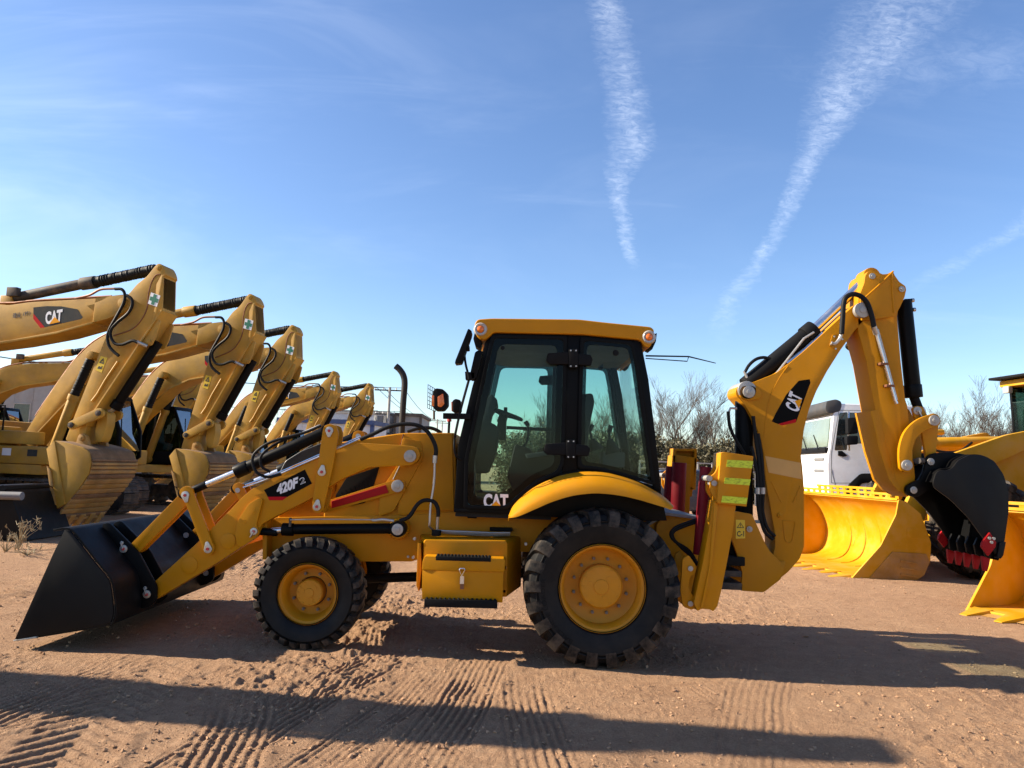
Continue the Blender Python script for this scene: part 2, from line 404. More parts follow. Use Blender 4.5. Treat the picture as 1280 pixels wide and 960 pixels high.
# ================================================================== ground
def hsh(ix, iy, seed):
    n = (ix.astype(np.int64) * 374761393 + iy.astype(np.int64) * 668265263 + seed * 1442695041) & 0x7fffffff
    n = ((n ^ (n >> 13)) * 1274126177) & 0x7fffffff
    return ((n ^ (n >> 16)) & 0xffff) / 65535.0
def vn(x, y, seed):
    ix, iy = np.floor(x), np.floor(y); fx, fy = x - ix, y - iy; fx = fx * fx * (3 - 2 * fx); fy = fy * fy * (3 - 2 * fy)
    a, b, c, d = hsh(ix, iy, seed), hsh(ix + 1, iy, seed), hsh(ix, iy + 1, seed), hsh(ix + 1, iy + 1, seed)
    return a + (b - a) * fx + (c - a) * fy + (a - b - c + d) * fx * fy - .5
def sstep(a, b, x): t = np.clip((x - a) / (b - a), 0, 1); return t * t * (3 - 2 * t)
# tyre and track marks: x0,y0 -> x1,y1, width, ridge spacing, depth, kind
MARKS = [(-1.9, 3.0, -.75, 7.5, .46, .075, .021, 0), (-.55, 2.8, -.1, 7.6, .44, .07, .018, 0), (-1.25, 2.8, -.45, 6.6, .34, .065, .013, 0), (.35, 2.9, .15, 6.5, .40, .08, .014, 0),
         (-4.6, 3.4, -1.6, 5.6, .50, .085, .024, 0), (-3.9, 2.9, -2.0, 5.9, .46, .08, .022, 0), (-2.0, 2.6, -2.75, 6.4, .55, .09, .030, 1), (-1.0, 2.6, -1.95, 6.0, .42, .085, .020, 0),
         (-3.2, 2.8, -2.9, 6.4, .40, .08, .018, 0), (-5.6, 4.6, -2.6, 5.9, .45, .08, .022, 0), (-5.5, 7.5, -4.2, 10.5, .5, .12, .03, 1), (-4.9, 5.6, -4.1, 9.5, .45, .09, .022, 0),
         (2.3, 2.0, 1.2, 8.4, .40, .075, .005, 0), (.6, 2.0, 3.2, 9.6, .5, .08, .006, 0), (4.2, 2.2, 2.6, 10.0, .5, .09, .005, 0), (5.6, 3.0, .6, 8.8, .45, .08, .005, 0),
         (-2.3, 6.2, -.3, 8.2, .42, .07, .018, 1), (-1.9, 8.4, .4, 7.2, .45, .07, .016, 0), (-.9, 6.1, -1.3, 9.4, .42, .065, .018, 0), (-3.6, 9.6, 1.2, 5.9, .45, .08, .014, 0)]
def ground_h(x, y):
    near = 1 - sstep(11, 26, y)
    h = .05 * vn(x * .35, y * .35, 1) * 1.0 + .035 * vn(x * .9, y * .9, 2)
    h = h * (1 - .6 * np.exp(-((x + .5) ** 2 / 9 + (y - 7.4) ** 2 / 3)))
    rough = .35 + 1.0 * sstep(-.1, .35, vn(x * .7 + 9, y * .7, 3))
    rough *= np.where(x > 1.2, .62, 1.0)
    f = .018 * vn(x * 3.1, y * 3.1, 4) + .016 * vn(x * 7, y * 7, 5) * rough + .013 * vn(x * 15, y * 15, 6) * rough + .012 * vn(x * 31, y * 31, 7) * rough
    clod = sstep(.22, .42, vn(x * 9 + 3, y * 9, 8)) * .020 * rough * sstep(-.15, .2, vn(x * .8, y * .8, 9)) + sstep(.18, .42, vn(x * 20, y * 20, 18)) * .013 * rough + sstep(.15, .40, vn(x * 38, y * 30, 28)) * .010 * (.1 + .9 * rough) * np.where(x > 1.2, .6, 1.0)
    h = h + (f + clod) * near
    tr = np.zeros_like(h)
    for i, (x0, y0, x1, y1, w, s, d, kind) in enumerate(MARKS):
        L = math.hypot(x1 - x0, y1 - y0); ux, uy = (x1 - x0) / L, (y1 - y0) / L
        a = (x - x0) * ux + (y - y0) * uy; b = -(x - x0) * uy + (y - y0) * ux
        b = b + .05 * vn(a * .8 + i, a * 0 + i, 20 + i) * 2 + .012 * vn(x * 5, y * 5, 50 + i)
        m_ = sstep(w / 2 + .03, w / 2 - .03, np.abs(b)) * sstep(0, 1.4, a) * sstep(L, L - 1.4, a) * np.clip(.80 + 1.3 * vn(x * 1.1, y * 1.1, 70 + i), .05, 1)
        if kind == 0: r = np.tanh(2.6 * np.cos(b / (s * .70) * 2 * math.pi + .5 * vn(a * 2.2, b * 3, 60 + i))) * (.55 + .9 * vn(a * 3 + i, b * 9, 90 + i)) - .45
        else: r = np.tanh(2.5 * np.cos((a + .9 * np.abs(b)) / (s * 1.5) * 2 * math.pi)) - .5
        rim = np.exp(-((np.abs(b) - w / 2 - .03) / .04) ** 2) * .7 * sstep(0, 1.4, a) * sstep(L, L - 1.4, a) * np.clip(.3 + 2 * vn(x * 6, y * 6, 120 + i), 0, 1)
        tr = tr * (1 - m_) + (m_ * r + rim) * d * .62
    return h + tr * near
xs = np.concatenate([np.arange(-4.6, 4.6, .0085)]); dx_ = .0085; L_ = [xs[0]]; Rr = [xs[-1]]
st_ = dx_
while L_[-1] > -420: st_ *= 1.07; L_.append(L_[-1] - st_)
st_ = dx_
while Rr[-1] < 420: st_ *= 1.07; Rr.append(Rr[-1] + st_)
xs = np.concatenate([np.array(L_[:0:-1]), xs, np.array(Rr[1:])])
yy_ = [2.6]
while yy_[-1] < 10.5: yy_.append(yy_[-1] + .0036 * yy_[-1])
st_ = .038
while yy_[-1] < 900: st_ *= 1.035; yy_.append(yy_[-1] + st_)
bk_ = [2.6]; st_ = .02
while bk_[-1] > -120: st_ *= 1.25; bk_.append(bk_[-1] - st_)
ys = np.array(bk_[:0:-1] + yy_)
XX, YY = np.meshgrid(xs, ys); ZZ = ground_h(XX, YY)
# pressed flat under tyres, a little mound pushed up around them
def settle(cx, cy, rx, ry, z):
    global ZZ
    q = ((XX - cx) / rx) ** 2 + ((YY - cy) / ry) ** 2; k = np.exp(-q ** 2); ZZ = ZZ * (1 - k) + z * k
for cx, cy in ((.77, 6.61), (.77, 8.29), (-1.72, 6.76), (-1.72, 8.14)): settle(cx, cy, .34, .36, .004)
settle(-3.6, 7.45, .8, 1.3, .0); settle(-4.2, 7.45, .6, 1.3, .0)
nx, ny = len(xs), len(ys)
me = bpy.data.meshes.new('ground'); co = np.stack([XX, YY, ZZ], -1).reshape(-1, 3).astype(np.float32)
idx = np.arange(nx * ny).reshape(ny, nx); q4 = np.stack([idx[:-1, :-1], idx[:-1, 1:], idx[1:, 1:], idx[1:, :-1]], -1).reshape(-1, 4).astype(np.int32)
me.vertices.add(len(co)); me.vertices.foreach_set('co', co.ravel()); me.loops.add(q4.size); me.loops.foreach_set('vertex_index', q4.ravel())
me.polygons.add(len(q4)); me.polygons.foreach_set('loop_start', np.arange(0, q4.size, 4, dtype=np.int32)); me.polygons.foreach_set('use_smooth', np.ones(len(q4), dtype=bool))
me.update(calc_edges=True); me.validate()
mt, nt, b = nmat('earth')
n1 = noise(nt, .55, 6, .62); n2 = noise(nt, 7, 8, .7); n3 = noise(nt, 60, 6, .7)
c = ramp(nt, n1, [(.30, (.34, .180, .098)), (.5, (.48, .280, .158)), (.70, (.57, .358, .215))])
c = mixc(nt, .55, c, ramp(nt, n2, [(.28, (.20, .098, .052)), (.52, (.48, .284, .158)), (.75, (.63, .42, .258))]))
c = mixc(nt, .42, c, ramp(nt, n3, [(.30, (.17, .088, .050)), (.55, (.46, .285, .175)), (.74, (.68, .51, .35))]))
nt.links.new(c, b.inputs['Base Color']); b.inputs['Roughness'].default_value = .95; b.inputs['Specular IOR Level'].default_value = .15
ad = nt.nodes.new('ShaderNodeMath'); ad.operation = 'ADD'; nt.links.new(noise(nt, 22, 8, .72), ad.inputs[0]); nt.links.new(noise(nt, 95, 6, .7), ad.inputs[1])
bump(nt, b, ad.outputs[0], 1.0, .035); M['earth'] = mt
me.materials.append(mt); gr_o = bpy.data.objects.new('ground', me); COL.objects.link(gr_o); gr_o['kind'] = 'structure'
def gz(x, y): return float(ground_h(np.array([float(x)]), np.array([float(y)]))[0])
# loose pebbles and crumbs of earth
paint('pebble', (.36, .215, .125), .95, .3, var=.35, dscale=9, spec=.1)
rs = np.random.RandomState(3); ico = [(0, 0, 1), (.894, 0, .447), (.276, .851, .447), (-.724, .526, .447), (-.724, -.526, .447), (.276, -.851, .447), (.724, .526, -.447), (-.276, .851, -.447), (-.894, 0, -.447), (-.276, -.851, -.447), (.724, -.526, -.447), (0, 0, -1)]
icf = [(0, 1, 2), (0, 2, 3), (0, 3, 4), (0, 4, 5), (0, 5, 1), (1, 6, 2), (2, 7, 3), (3, 8, 4), (4, 9, 5), (5, 10, 1), (2, 6, 7), (3, 7, 8), (4, 8, 9), (5, 9, 10), (1, 10, 6), (6, 11, 7), (7, 11, 8), (8, 11, 9), (9, 11, 10), (10, 11, 6)]
N = 24000; py = 3.6 * (5.2 ** rs.rand(N)); pxx = (rs.rand(N) * 2 - 1) * (py * .72 + .3)
cl = vn(pxx * 1.6, py * 1.6, 33) + .3 * rs.randn(N) * .5; keep = cl > -.02; pxx, py = pxx[keep], py[keep]; N = len(py)
size = .003 + .010 * rs.rand(N) ** 5 + (rs.rand(N) < .004) * rs.rand(N) * .014
pz = ground_h(pxx, py); I0 = np.array(ico)
V_ = I0[None] * size[:, None, None] * (1 + .35 * rs.randn(N, 12, 1)) * np.stack([1 + .3 * rs.rand(N), 1 + .3 * rs.rand(N), .55 + .35 * rs.rand(N)], -1)[:, None]
V_ += np.stack([pxx, py, pz + size * .25], -1)[:, None]
F_ = (np.array(icf)[None] + 12 * np.arange(N)[:, None, None]).reshape(-1, 3)
me = bpy.data.meshes.new('pebbles'); me.from_pydata(V_.reshape(-1, 3).tolist(), [], F_.tolist()); me.materials.append(M['pebble'])
po = bpy.data.objects.new('pebbles', me); COL.objects.link(po); po['kind'] = 'stuff'; po['label'] = 'small pebbles and crumbs scattered on the bare earth'; po['category'] = 'pebbles'

# ================================================================== the backhoe loader
YC = 7.45
def my(y): return 2 * YC - y
def inset(pts, d):
    P = [Vector(p) for p in pts]; n = len(P)
    area = sum(P[i].x * P[(i + 1) % n].y - P[(i + 1) % n].x * P[i].y for i in range(n)); sg = 1 if area > 0 else -1
    out = []
    for i in range(n):
        a = (P[i] - P[i - 1]).normalized(); b = (P[(i + 1) % n] - P[i]).normalized()
        na = Vector((-a.y, a.x)) * sg; nb = Vector((-b.y, b.x)) * sg
        mm = na + nb; mm = mm.normalized() if mm.length > 1e-6 else na
        out.append(tuple(P[i] + mm * (d / max(0.35, mm.dot(na)))))
    return out
ORG = Vector((-0.45, YC, 0))
BL = thing('backhoe_loader', 'large yellow backhoe loader with black front bucket, standing side-on with its digging arm folded', 'backhoe loader', ORG)

# ---- wheels
paint('dark_pipe', (.018, .017, .017), .5, .06, metal=.3)
paint('hood_grey', (.020, .021, .023), .30, .12, spec=.4)
paint('faded_paint', (.60, .33, .09), .5, .1)
paint('nut_steel', (.22, .19, .16), .5, .4, metal=.6)
def wheel(name, c, yo, s, W, R, rr, nl, nuts, hubf, parent, lug=0.034, rubber='rubber', fill=0.5, paintm='yellow_wheel', drop=.115):
    Y = lambda t: yo + s * t
    wh = G()
    prof = [(rr + .012, .035), (rr + .016, .045), (rr + .008, .062), (rr - .012, .066), (rr - .028, .09), (rr - .034, .15 + .1 * W), (rr * .80, .17 + .1 * W), (rr * .52, .17 + .1 * W), (rr * .50, .20 + .1 * W)]
    wh.lathe(c, [(r, Y(t)) for r, t in prof], 48)
    wh.lathe(c, [(rr + .010, Y(.05)), (rr - .008, Y(.12)), (rr - .02, Y(W * .9)), (rr + .012, Y(W * .95))], 48)
    w = wh.build(name, paintm, parent, ang=40)
    hd = .17 + .1 * W; hr = hubf * rr
    h = G().lathe(c, [(hr * 1.02, Y(hd + .02)), (hr, Y(hd - .09)), (hr * .93, Y(hd - .102)), (hr * .35, Y(hd - .104)), (hr * .33, Y(hd - .112)), (.001, Y(hd - .113))], 36)
    for k in range(12): h.cyl((c[0] + hr * .86 * math.cos(k * math.pi / 6), Y(hd - .10), c[1] + hr * .86 * math.sin(k * math.pi / 6)), (c[0] + hr * .86 * math.cos(k * math.pi / 6), Y(hd - .109), c[1] + hr * .86 * math.sin(k * math.pi / 6)), .009, n=6)
    for k in range(3): h.cyl((c[0] + hr * .52 * math.cos(k * 2.1 + .8), Y(hd - .10), c[1] + hr * .52 * math.sin(k * 2.1 + .8)), (c[0] + hr * .52 * math.cos(k * 2.1 + .8), Y(hd - .108), c[1] + hr * .52 * math.sin(k * 2.1 + .8)), .02, n=14)
    h.build('hub', paintm, w, ang=30)
    for k in range(nuts):
        a = 2 * math.pi * (k + .5) / nuts; p = (c[0] + rr * .665 * math.cos(a), c[1] + rr * .665 * math.sin(a))
        n_ = G().cyl((p[0], Y(hd + .004), p[1]), (p[0], Y(hd - .028), p[1]), .014, n=6); n_.cyl((p[0], Y(hd - .028), p[1]), (p[0], Y(hd - .04), p[1]), .007, n=8)
        n_.build('wheel_nut', 'nut_steel', w)
    t = G(); Rc = R - lug
    pr = [(rr + .004, .10 * W), (rr + .016, .055), (rr + .03, .035), ((rr + Rc) * .5 - .02, .004), ((rr + Rc) * .5 + .04, .0), (Rc - .10, .012), (Rc - .03, .045), (Rc - .006, .10), (Rc, .22 * W + .04)]
    pr = pr + [(r, W - tt) for r, tt in reversed(pr)]
    t.lathe(c, [(r, Y(tt)) for r, tt in pr], 96)
    # bead ring of the sidewall
    t.lathe(c, [(Rc - .085, Y(.018)), (Rc - .082, Y(.006)), (Rc - .074, Y(.004)), (Rc - .070, Y(.024))], 96)
    ty = t.build('tyre', rubber, w, ang=32); t = G()
    pitch = 2 * math.pi / nl
    for side in (0, 1):
        for i in range(nl):
            a0 = pitch * (i + .5 * side) + random.uniform(-.004, .004); secs = []
            for q, rt, rb in ((-.006, R - .058, Rc - drop), (.035, R - .016, Rc - drop + .01), (.10, R - .006, Rc - .04), (.30, R, Rc - .02), (.52, R, Rc - .02)):
                hw = pitch * fill * (.5 if q > .2 else .46); a = a0 + pitch * 1.15 * max(q, 0); tt = q * W if side == 0 else W - q * W
                if q < 0: tt = -.006 if side == 0 else W + .006
                secs.append([(c[0] + r * math.cos(a + e), Y(tt), c[1] + r * math.sin(a + e)) for r, e in ((rb, -hw * 1.15), (rt, -hw), (rt, hw), (rb, hw * 1.15))])
            vs = [p for sct in secs for p in sct]; fs = [(0, 1, 2, 3), (19, 18, 17, 16)]
            for k in range(4):
                for j in range(4): fs.append((k * 4 + j, k * 4 + (j + 1) % 4, k * 4 + 4 + (j + 1) % 4, k * 4 + 4 + j))
            t.add(vs, fs)
    t.build('tread', 'tread' if rubber == 'rubber' else rubber, w, ang=32, kind='stuff')
    return w
rc = xz('p', [(752, 739.5)], 6.45)[0]; fc = xz('p', [(386.8, 748.8)], 6.72)[0]
RR, FR = .652, .472
rc = (rc[0], RR - .012); fc = (fc[0], FR - .010)
def arc_text(body, c, r0_, r1_, a0, a1, y, parent):
    vs, fs = text2d(body, 0.0); out = []
    for u, v in vs:
        a = a0 + (a1 - a0) * u; r = r0_ + (r1_ - r0_) * v; out.append((c[0] + r * math.cos(a), y, c[1] + r * math.sin(a)))
    G().add(out, fs).build('lettering', 'rubber_print', parent)
rubber('rubber_print', 0.05)
M['rubber_print'].node_tree.nodes['Principled BSDF'].inputs['Roughness'].default_value = 0.9
for yo, s in ((6.36, 1), (my(6.36), -1)):
    w = wheel('rear_wheel', rc, yo, s, .50, RR, .345, 22, 12, .52, BL, lug=.026, fill=.56)
    if s > 0: arc_text('19.5L-24', rc, .475, .525, .75, .25, yo - .0045, w); arc_text('BACKHOE LOADER', rc, .475, .51, 4.2, 3.0, yo - .0045, w)
for yo, s in ((6.60, 1), (my(6.60), -1)):
    wheel('front_wheel', fc, yo, s, .32, FR, .245, 28, 8, .47, BL, lug=.024, fill=.55, drop=.045)
# ---- axles
g = G(); g.cyl((rc[0], 6.75, rc[1]), (rc[0], my(6.75), rc[1]), .13); g.lathe(rc, [(.01, 7.15), (.22, 7.2), (.25, 7.45), (.22, 7.7), (.01, 7.75)], 24); g.build('rear_axle', 'yellow', BL, bevel=.01)
g = G(); g.beam((fc[0], 6.85, fc[1]), (fc[0], my(6.85), fc[1]), .14, .16); g.cyl((fc[0], 7.3, fc[1]), (fc[0], 7.6, fc[1]), .14); g.cyl((fc[0] + .15, 6.95, fc[1] + .02), (fc[0] + .15, my(6.95), fc[1] + .02), .035); g.build('front_axle', 'black_matte', BL, bevel=.01)
g = G().cyl((fc[0], 7.45, fc[1]), (rc[0], 7.45, rc[1]), .045); g.build('drive_shaft', 'black_matte', BL)

# ---- chassis, hood, body
yb = 6.99
low = rnd(xzm(yb, 'B', (86, 442), (132, 428), (300, 424), (640, 418), (805, 405), 'p', (640, 639), (800, 650), (842, 652), (842, 700), (800, 690), (640, 690), (520, 700), 'B', (625, 588), (440, 588), (110, 574), (86, 578)), .012)
G().prism(low, yb, my(yb)).build('chassis', 'yellow', BL, bevel=.008)
e = xz('B', [(84, 436), (100, 432), (100, 580), (84, 580)], 6.86)
for a, b in ((6.84, 7.0), (my(7.0), my(6.84))): G().prism(e, a, b).build('front_bumper', 'yellow', BL, bevel=.006)
top = xzm(yb, 'p', (570, 541), (508, 541), (497, 541.8), (420, 553.5), (420, 612), (404, 640), (404, 655), (570, 655))
hd = G().prism(rnd(top, .03), 7.0, my(7.0)).build('hood', 'yellow', BL, bevel=.02, seg=3)
nose = xzm(7.06, 'p', (421, 553), (404, 555.5), (378, 566), (360, 577), (352, 590), (346, 640), (352, 654), (421, 654))
nh = G().prism(rnd(nose, .04), 7.03, my(7.03)).build('hood_nose', 'yellow', BL, bevel=.025, seg=3)
G().prism(rnd(xzm(7.03, 'p', (423, 550.5), (404, 553), (377, 563.5), (357, 576), (350, 590), (350, 604), (400, 592), (423, 584)), .02), 7.015, my(7.015)).build('hood_cap', 'hood_grey', nh, bevel=.025, seg=3)
gr = G().prism(rnd(xz('B', [(345, 352), (388, 282), (508, 242), (486, 312), (455, 375), (400, 385)], 6.99), .02), 6.985, 7.05).build('engine_grille', 'black_matte', hd, bevel=.004)
for k in range(9):
    p = w3('B', 352 + k * 16, 345 - k * 8.2, 6.98); q = w3('B', 398 + k * 10, 376 - k * 4, 6.98)
    G().beam((p.x, 6.982, p.z), (q.x, 6.982, q.z), .004, .006, up=(0, 1, 0)).build('grille_slat', 'black', gr)
for a_, b_, y_ in (((668, 528), (646, 622), 6.968), ((636, 784), (584, 892), 6.950)):
    G().tube([w3('U', *a_, y_), w3('U', *b_, y_)], .005, 6).build('panel_seam', 'pin_grey' if y_ < 6.96 else 'dark_pipe', hd)  # dark seam, and a paler strip whose colour stands for a sunlit line
# raised side panel around the arm pivot
G().prism(rnd(xz('B', [(592, 136), (660, 150), (668, 205), (640, 260), (600, 330), (560, 405), (505, 424), (512, 330), (575, 236)], 6.98), .03), 6.955, 7.01).build('tower_plate', 'yellow', BL, bevel=.006)
sp_ = xz('B', [(596, 122), (772, 121), (779, 400), (640, 402), (600, 420), (575, 415)], 6.99)
G().prism(rnd(sp_, .02), 6.972, 7.0).build('side_panel', 'yellow', hd, bevel=.005)
# lift-cylinder mounting boss
c = xz('B', [(578, 468)], 6.9)[0]; G().lathe(c, [(.001, 6.86), (.085, 6.86), (.095, 6.875), (.095, 7.0)], 28).build('cylinder_boss', 'yellow', BL)
# bolts on frame
for x, y in ((636, 506), (630, 572), (612, 570), (750, 375)):
    q = w3('B', x, y, yb); G().cyl((q.x, yb, q.z), (q.x, yb - .012, q.z), .012, n=6).build('bolt', 'pin_grey', BL)

# ---- exhaust
pp = [w3('J', *p, 7.3) for p in ((874, 500), (876, 440), (884, 300), (892, 190), (884, 140), (862, 105), (838, 84))]
ex = G().tube(spline(pp, 6), .030, 16).build('exhaust_pipe', 'dark_pipe', BL)
# ---- front work lights on the cab-front bracket
def work_light(dx, Y, lab):
    q = lambda x, y: w3('U', x + dx, y, Y)
    a = xz('U', [(905 + dx, 190), (930 + dx, 165), (985 + dx, 172), (1022 + dx, 205), (1025 + dx, 300), (990 + dx, 342), (925 + dx, 342), (902 + dx, 310)], Y)
    wl_ = G().prism(rnd(a, .015), Y - .05, Y + .13).build('work_light', 'black_matte', BL, bevel=.012)
    G().prism(rnd(xz('U', [(900 + dx, 225), (918 + dx, 222), (918 + dx, 312), (900 + dx, 306)], Y), .004), Y - .052, Y + .02).build('lens', 'amber', wl_, bevel=.004)
    G().prism(rnd(xz('U', [(945 + dx, 235), (990 + dx, 210), (1000 + dx, 290), (975 + dx, 318), (948 + dx, 312)], Y), .008), Y - .06, Y).build('lens', 'amber', wl_, bevel=.006)
    g = G(); cor = [q(872, 140), q(922, 165), q(915, 342), q(868, 325)]
    for i in range(7):
        t = i / 6; a1 = cor[0].lerp(cor[3], t); b1 = cor[1].lerp(cor[2], t)
        for o_ in (0,): g.tube([Vector((a1.x, Y - .08, a1.z)), Vector((b1.x, Y + .10, b1.z))], .0025, 5)
    for i in range(5):
        t = i / 4; a1 = cor[0].lerp(cor[1], t); b1 = cor[3].lerp(cor[2], t); yy = Y - .08 + .18 * t
        g.tube([Vector((a1.x, yy, a1.z)), Vector((b1.x, yy, b1.z))], .0025, 5)
    g.build('light_guard', 'black_matte', wl_)
    G().cyl(q(912, 340), q(912, 412), .010).build('light_stem', 'dark_steel', wl_)
work_light(0, 6.55, '')
fl_ = G().prism(rnd(xz('U', [(1060, 265), (1085, 248), (1125, 258), (1132, 300), (1130, 350), (1100, 362), (1065, 356)], 8.1), .015), 8.05, 8.24).build('work_light', 'black_matte', BL, bevel=.015)
G().prism(rnd(xz('U', [(1052, 275), (1061, 270), (1061, 350), (1054, 345)], 8.1), .004), 8.06, 8.22).build('lens', 'amber', fl_, bevel=.004)
G().cyl(w3('U', 1090, 360, 8.1), w3('U', 1090, 400, 8.1), .012).build('light_stem', 'dark_steel', fl_)
a, b = w3('U', 985, 384, 6.62), w3('U', 1205, 388, 6.62)
G().beam(a, b, .05, .05).build('light_bracket', 'black_matte', BL, bevel=.004)

# ---- cab
CY, FY = 6.62, my(6.62)
roofp = xz('C', [(170, 84), (182, 64), (240, 60), (585, 64), (690, 76), (872, 94), (886, 106), (882, 150), (868, 178), (848, 172), (832, 146), (600, 124), (246, 116), (232, 132), (205, 150), (176, 126)], CY)
rf = G().prism(rnd(roofp, .03, 3), 6.585, my(6.585)).build('cab_roof', 'yellow', BL, bevel=.04, seg=4)
hl = G().prism(xz('C', [(250, 122), (830, 148), (838, 172), (600, 162), (300, 160), (235, 150)], CY + .03), CY + .05, my(CY + .05)).build('headliner', 'interior_grey', rf)
def lamp(k, pts, lab):
    for Y, s in ((6.585, 1), (my(6.585), -1)):
        cc = xz(k, [pts], 6.585)[0]
        l = G().lathe(cc, [(.001, Y - s * .022), (.018, Y - s * .021), (.030, Y - s * .012), (.034, Y + s * .01)], 20).build('corner_lamp', 'amber', rf)
        G().lathe(cc, [(.034, Y - s * .006), (.050, Y - s * .012), (.058, Y - s * .004), (.062, Y + s * .012)], 20).build('lamp_rim', 'lens', l)
lamp('S', (388, 138), ''); lamp('C', (868, 132), '')
for k, pts in (('S', [(330, 215), (345, 150), (350, 120), (372, 205), (400, 240), (385, 295), (345, 270)]), ('C', [(872, 130), (900, 115), (896, 150), (880, 184), (866, 178)])):
    for Y in (6.66, my(6.86)):
        l = G().prism(rnd(xz(k, pts, 6.66), .01), Y, Y + .2).build('roof_light', 'black_matte', rf, bevel=.01)
door = xz('C', [(238, 122), (541, 128), (528, 640), (507, 682), (425, 714), (352, 776), (302, 822), (126, 820), (130, 620), (168, 440)], CY)
side = xz('C', [(594, 132), (806, 150), (826, 250), (893, 720), (885, 724), (740, 682), (660, 664), (582, 658), (586, 400)], CY)
for Y0, s in ((CY, 1), (FY, -1)):
    d = lambda t: Y0 + s * t
    fr = G().ring(rnd(door, .03, 3), rnd(inset(door, .032), .045, 3), d(-.012), d(.03)).build('door', 'black', BL, bevel=.004)
    G().ring(rnd(inset(door, .033), .045, 3), rnd(inset(door, .085), .06, 3), d(.0), d(.004)).build('tinted_border', 'frit', fr)
    G().prism(rnd(inset(door, .030), .045, 3), d(.006), d(.011)).build('pane', 'cab_glass', fr)
    fr2 = G().ring(rnd(side, .03, 3), rnd(inset(side, .030), .045, 3), d(-.010), d(.03)).build('side_window', 'black', BL, bevel=.004)
    G().ring(rnd(inset(side, .031), .045, 3), rnd(inset(side, .06), .05, 3), d(.0), d(.004)).build('tinted_border', 'frit', fr2)
    G().prism(rnd(inset(side, .028), .045, 3), d(.006), d(.011)).build('pane', 'cab_glass', fr2)
    bp = xz('C', [(541, 122), (598, 126), (584, 662), (560, 668), (522, 676)], CY)
    G().prism(bp, *sorted((d(.012), d(.09)))).build('cab_pillar', 'black', BL, bevel=.006)
    ap = xz('C', [(212, 150), (242, 118), (250, 126), (176, 440), (138, 640), (134, 826), (86, 826), (104, 560), (160, 330)], CY)
    G().prism(rnd(ap, .01), *sorted((d(.035), d(.10)))).build('cab_pillar', 'black', BL, bevel=.006)
    cp = xz('C', [(804, 140), (836, 152), (866, 300), (892, 510), (918, 748), (890, 738), (846, 420), (824, 260)], CY)
    G().prism(cp, *sorted((d(.0), d(.10)))).build('cab_pillar', 'black', BL, bevel=.006)
    tp = xz('C', [(236, 116), (600, 122), (842, 144), (836, 156), (600, 134), (240, 128)], CY)
    G().prism(tp, *sorted((d(.02), d(.12)))).build('roof_rail', 'black', BL)
    sk = xz('C', [(584, 650), (740, 678), (912, 738), (938, 866), (880, 868), (700, 862), (480, 852), (300, 840), (88, 832), (88, 818), (305, 818), (352, 770), (425, 708), (520, 672)], CY + .05)
    G().prism(sk, *sorted((d(.034), d(.08)))).build('lower_side', 'black', BL, bevel=.004)
    for k_, hy in ((0, 218), (1, 578)):
        # bulky plastic hinge: bracket, two tapering arms, bolts
        ho = 0 if k_ == 0 else -10
        hg = G().prism(rnd(xz('C', [(545 + ho, hy - 34), (582 + ho, hy - 34), (582 + ho, hy + 40), (545 + ho, hy + 40)], CY), .008), *sorted((d(-.055), d(.0)))).build('hinge', 'black_matte', BL, bevel=.006)
        G().prism(rnd(xz('C', [(462 + ho, hy - 18), (545 + ho, hy - 24), (545 + ho, hy + 26), (470 + ho, hy + 26), (455 + ho, hy + 10)], CY), .012), *sorted((d(-.05), d(-.008)))).build('hinge_arm', 'black_matte', hg, bevel=.01)
        G().prism(rnd(xz('C', [(582 + ho, hy - 18), (632 + ho, hy - 12), (642 + ho, hy + 6), (634 + ho, hy + 32), (582 + ho, hy + 28)], CY), .012), *sorted((d(-.05), d(-.008)))).build('hinge_arm', 'black_matte', hg, bevel=.01)
        for bx, by in ((553, -28), (574, -28), (553, 34), (574, 34)):
            q = w3('C', bx + ho, hy + by, CY); G().cyl((q.x, d(-.055), q.z), (q.x, d(-.062), q.z), .007, n=8).build('bolt', 'zinc', hg)
q = w3('C', 735, 196, CY); G().cyl((q.x, CY + .004, q.z), (q.x, CY - .008, q.z), .026).build('window_knob', 'black_matte', BL)
q = w3('C', 283, 176, CY); G().cyl((q.x, CY + .004, q.z), (q.x, CY - .008, q.z), .018).build('window_knob', 'black_matte', BL)
q = w3('V', 540, 75, CY); G().cyl((q.x, CY + .004, q.z), (q.x, CY - .008, q.z), .014).build('window_knob', 'black_matte', BL)
# windscreen and rear screen
def screen(name, k, top_, bot_, mat):
    a, b = w3(k, *top_, CY + .06), w3(k, *bot_, CY + .06); g = G()
    for y in (0,):
        g.add([(a.x, CY + .09, a.z), (a.x, FY - .09, a.z), (b.x, FY - .09, b.z), (b.x, CY + .09, b.z), (a.x + .006, CY + .09, a.z), (a.x + .006, FY - .09, a.z), (b.x + .006, FY - .09, b.z), (b.x + .006, CY + .09, b.z)],
              [(0, 1, 2, 3), (4, 7, 6, 5), (0, 4, 5, 1), (1, 5, 6, 2), (2, 6, 7, 3), (3, 7, 4, 0)])
    g.build(name, mat, BL)
screen('windscreen', 'C', (226, 140), (110, 640), 'clear_glass'); screen('rear_screen', 'C', (840, 156), (912, 720), 'clear_glass')
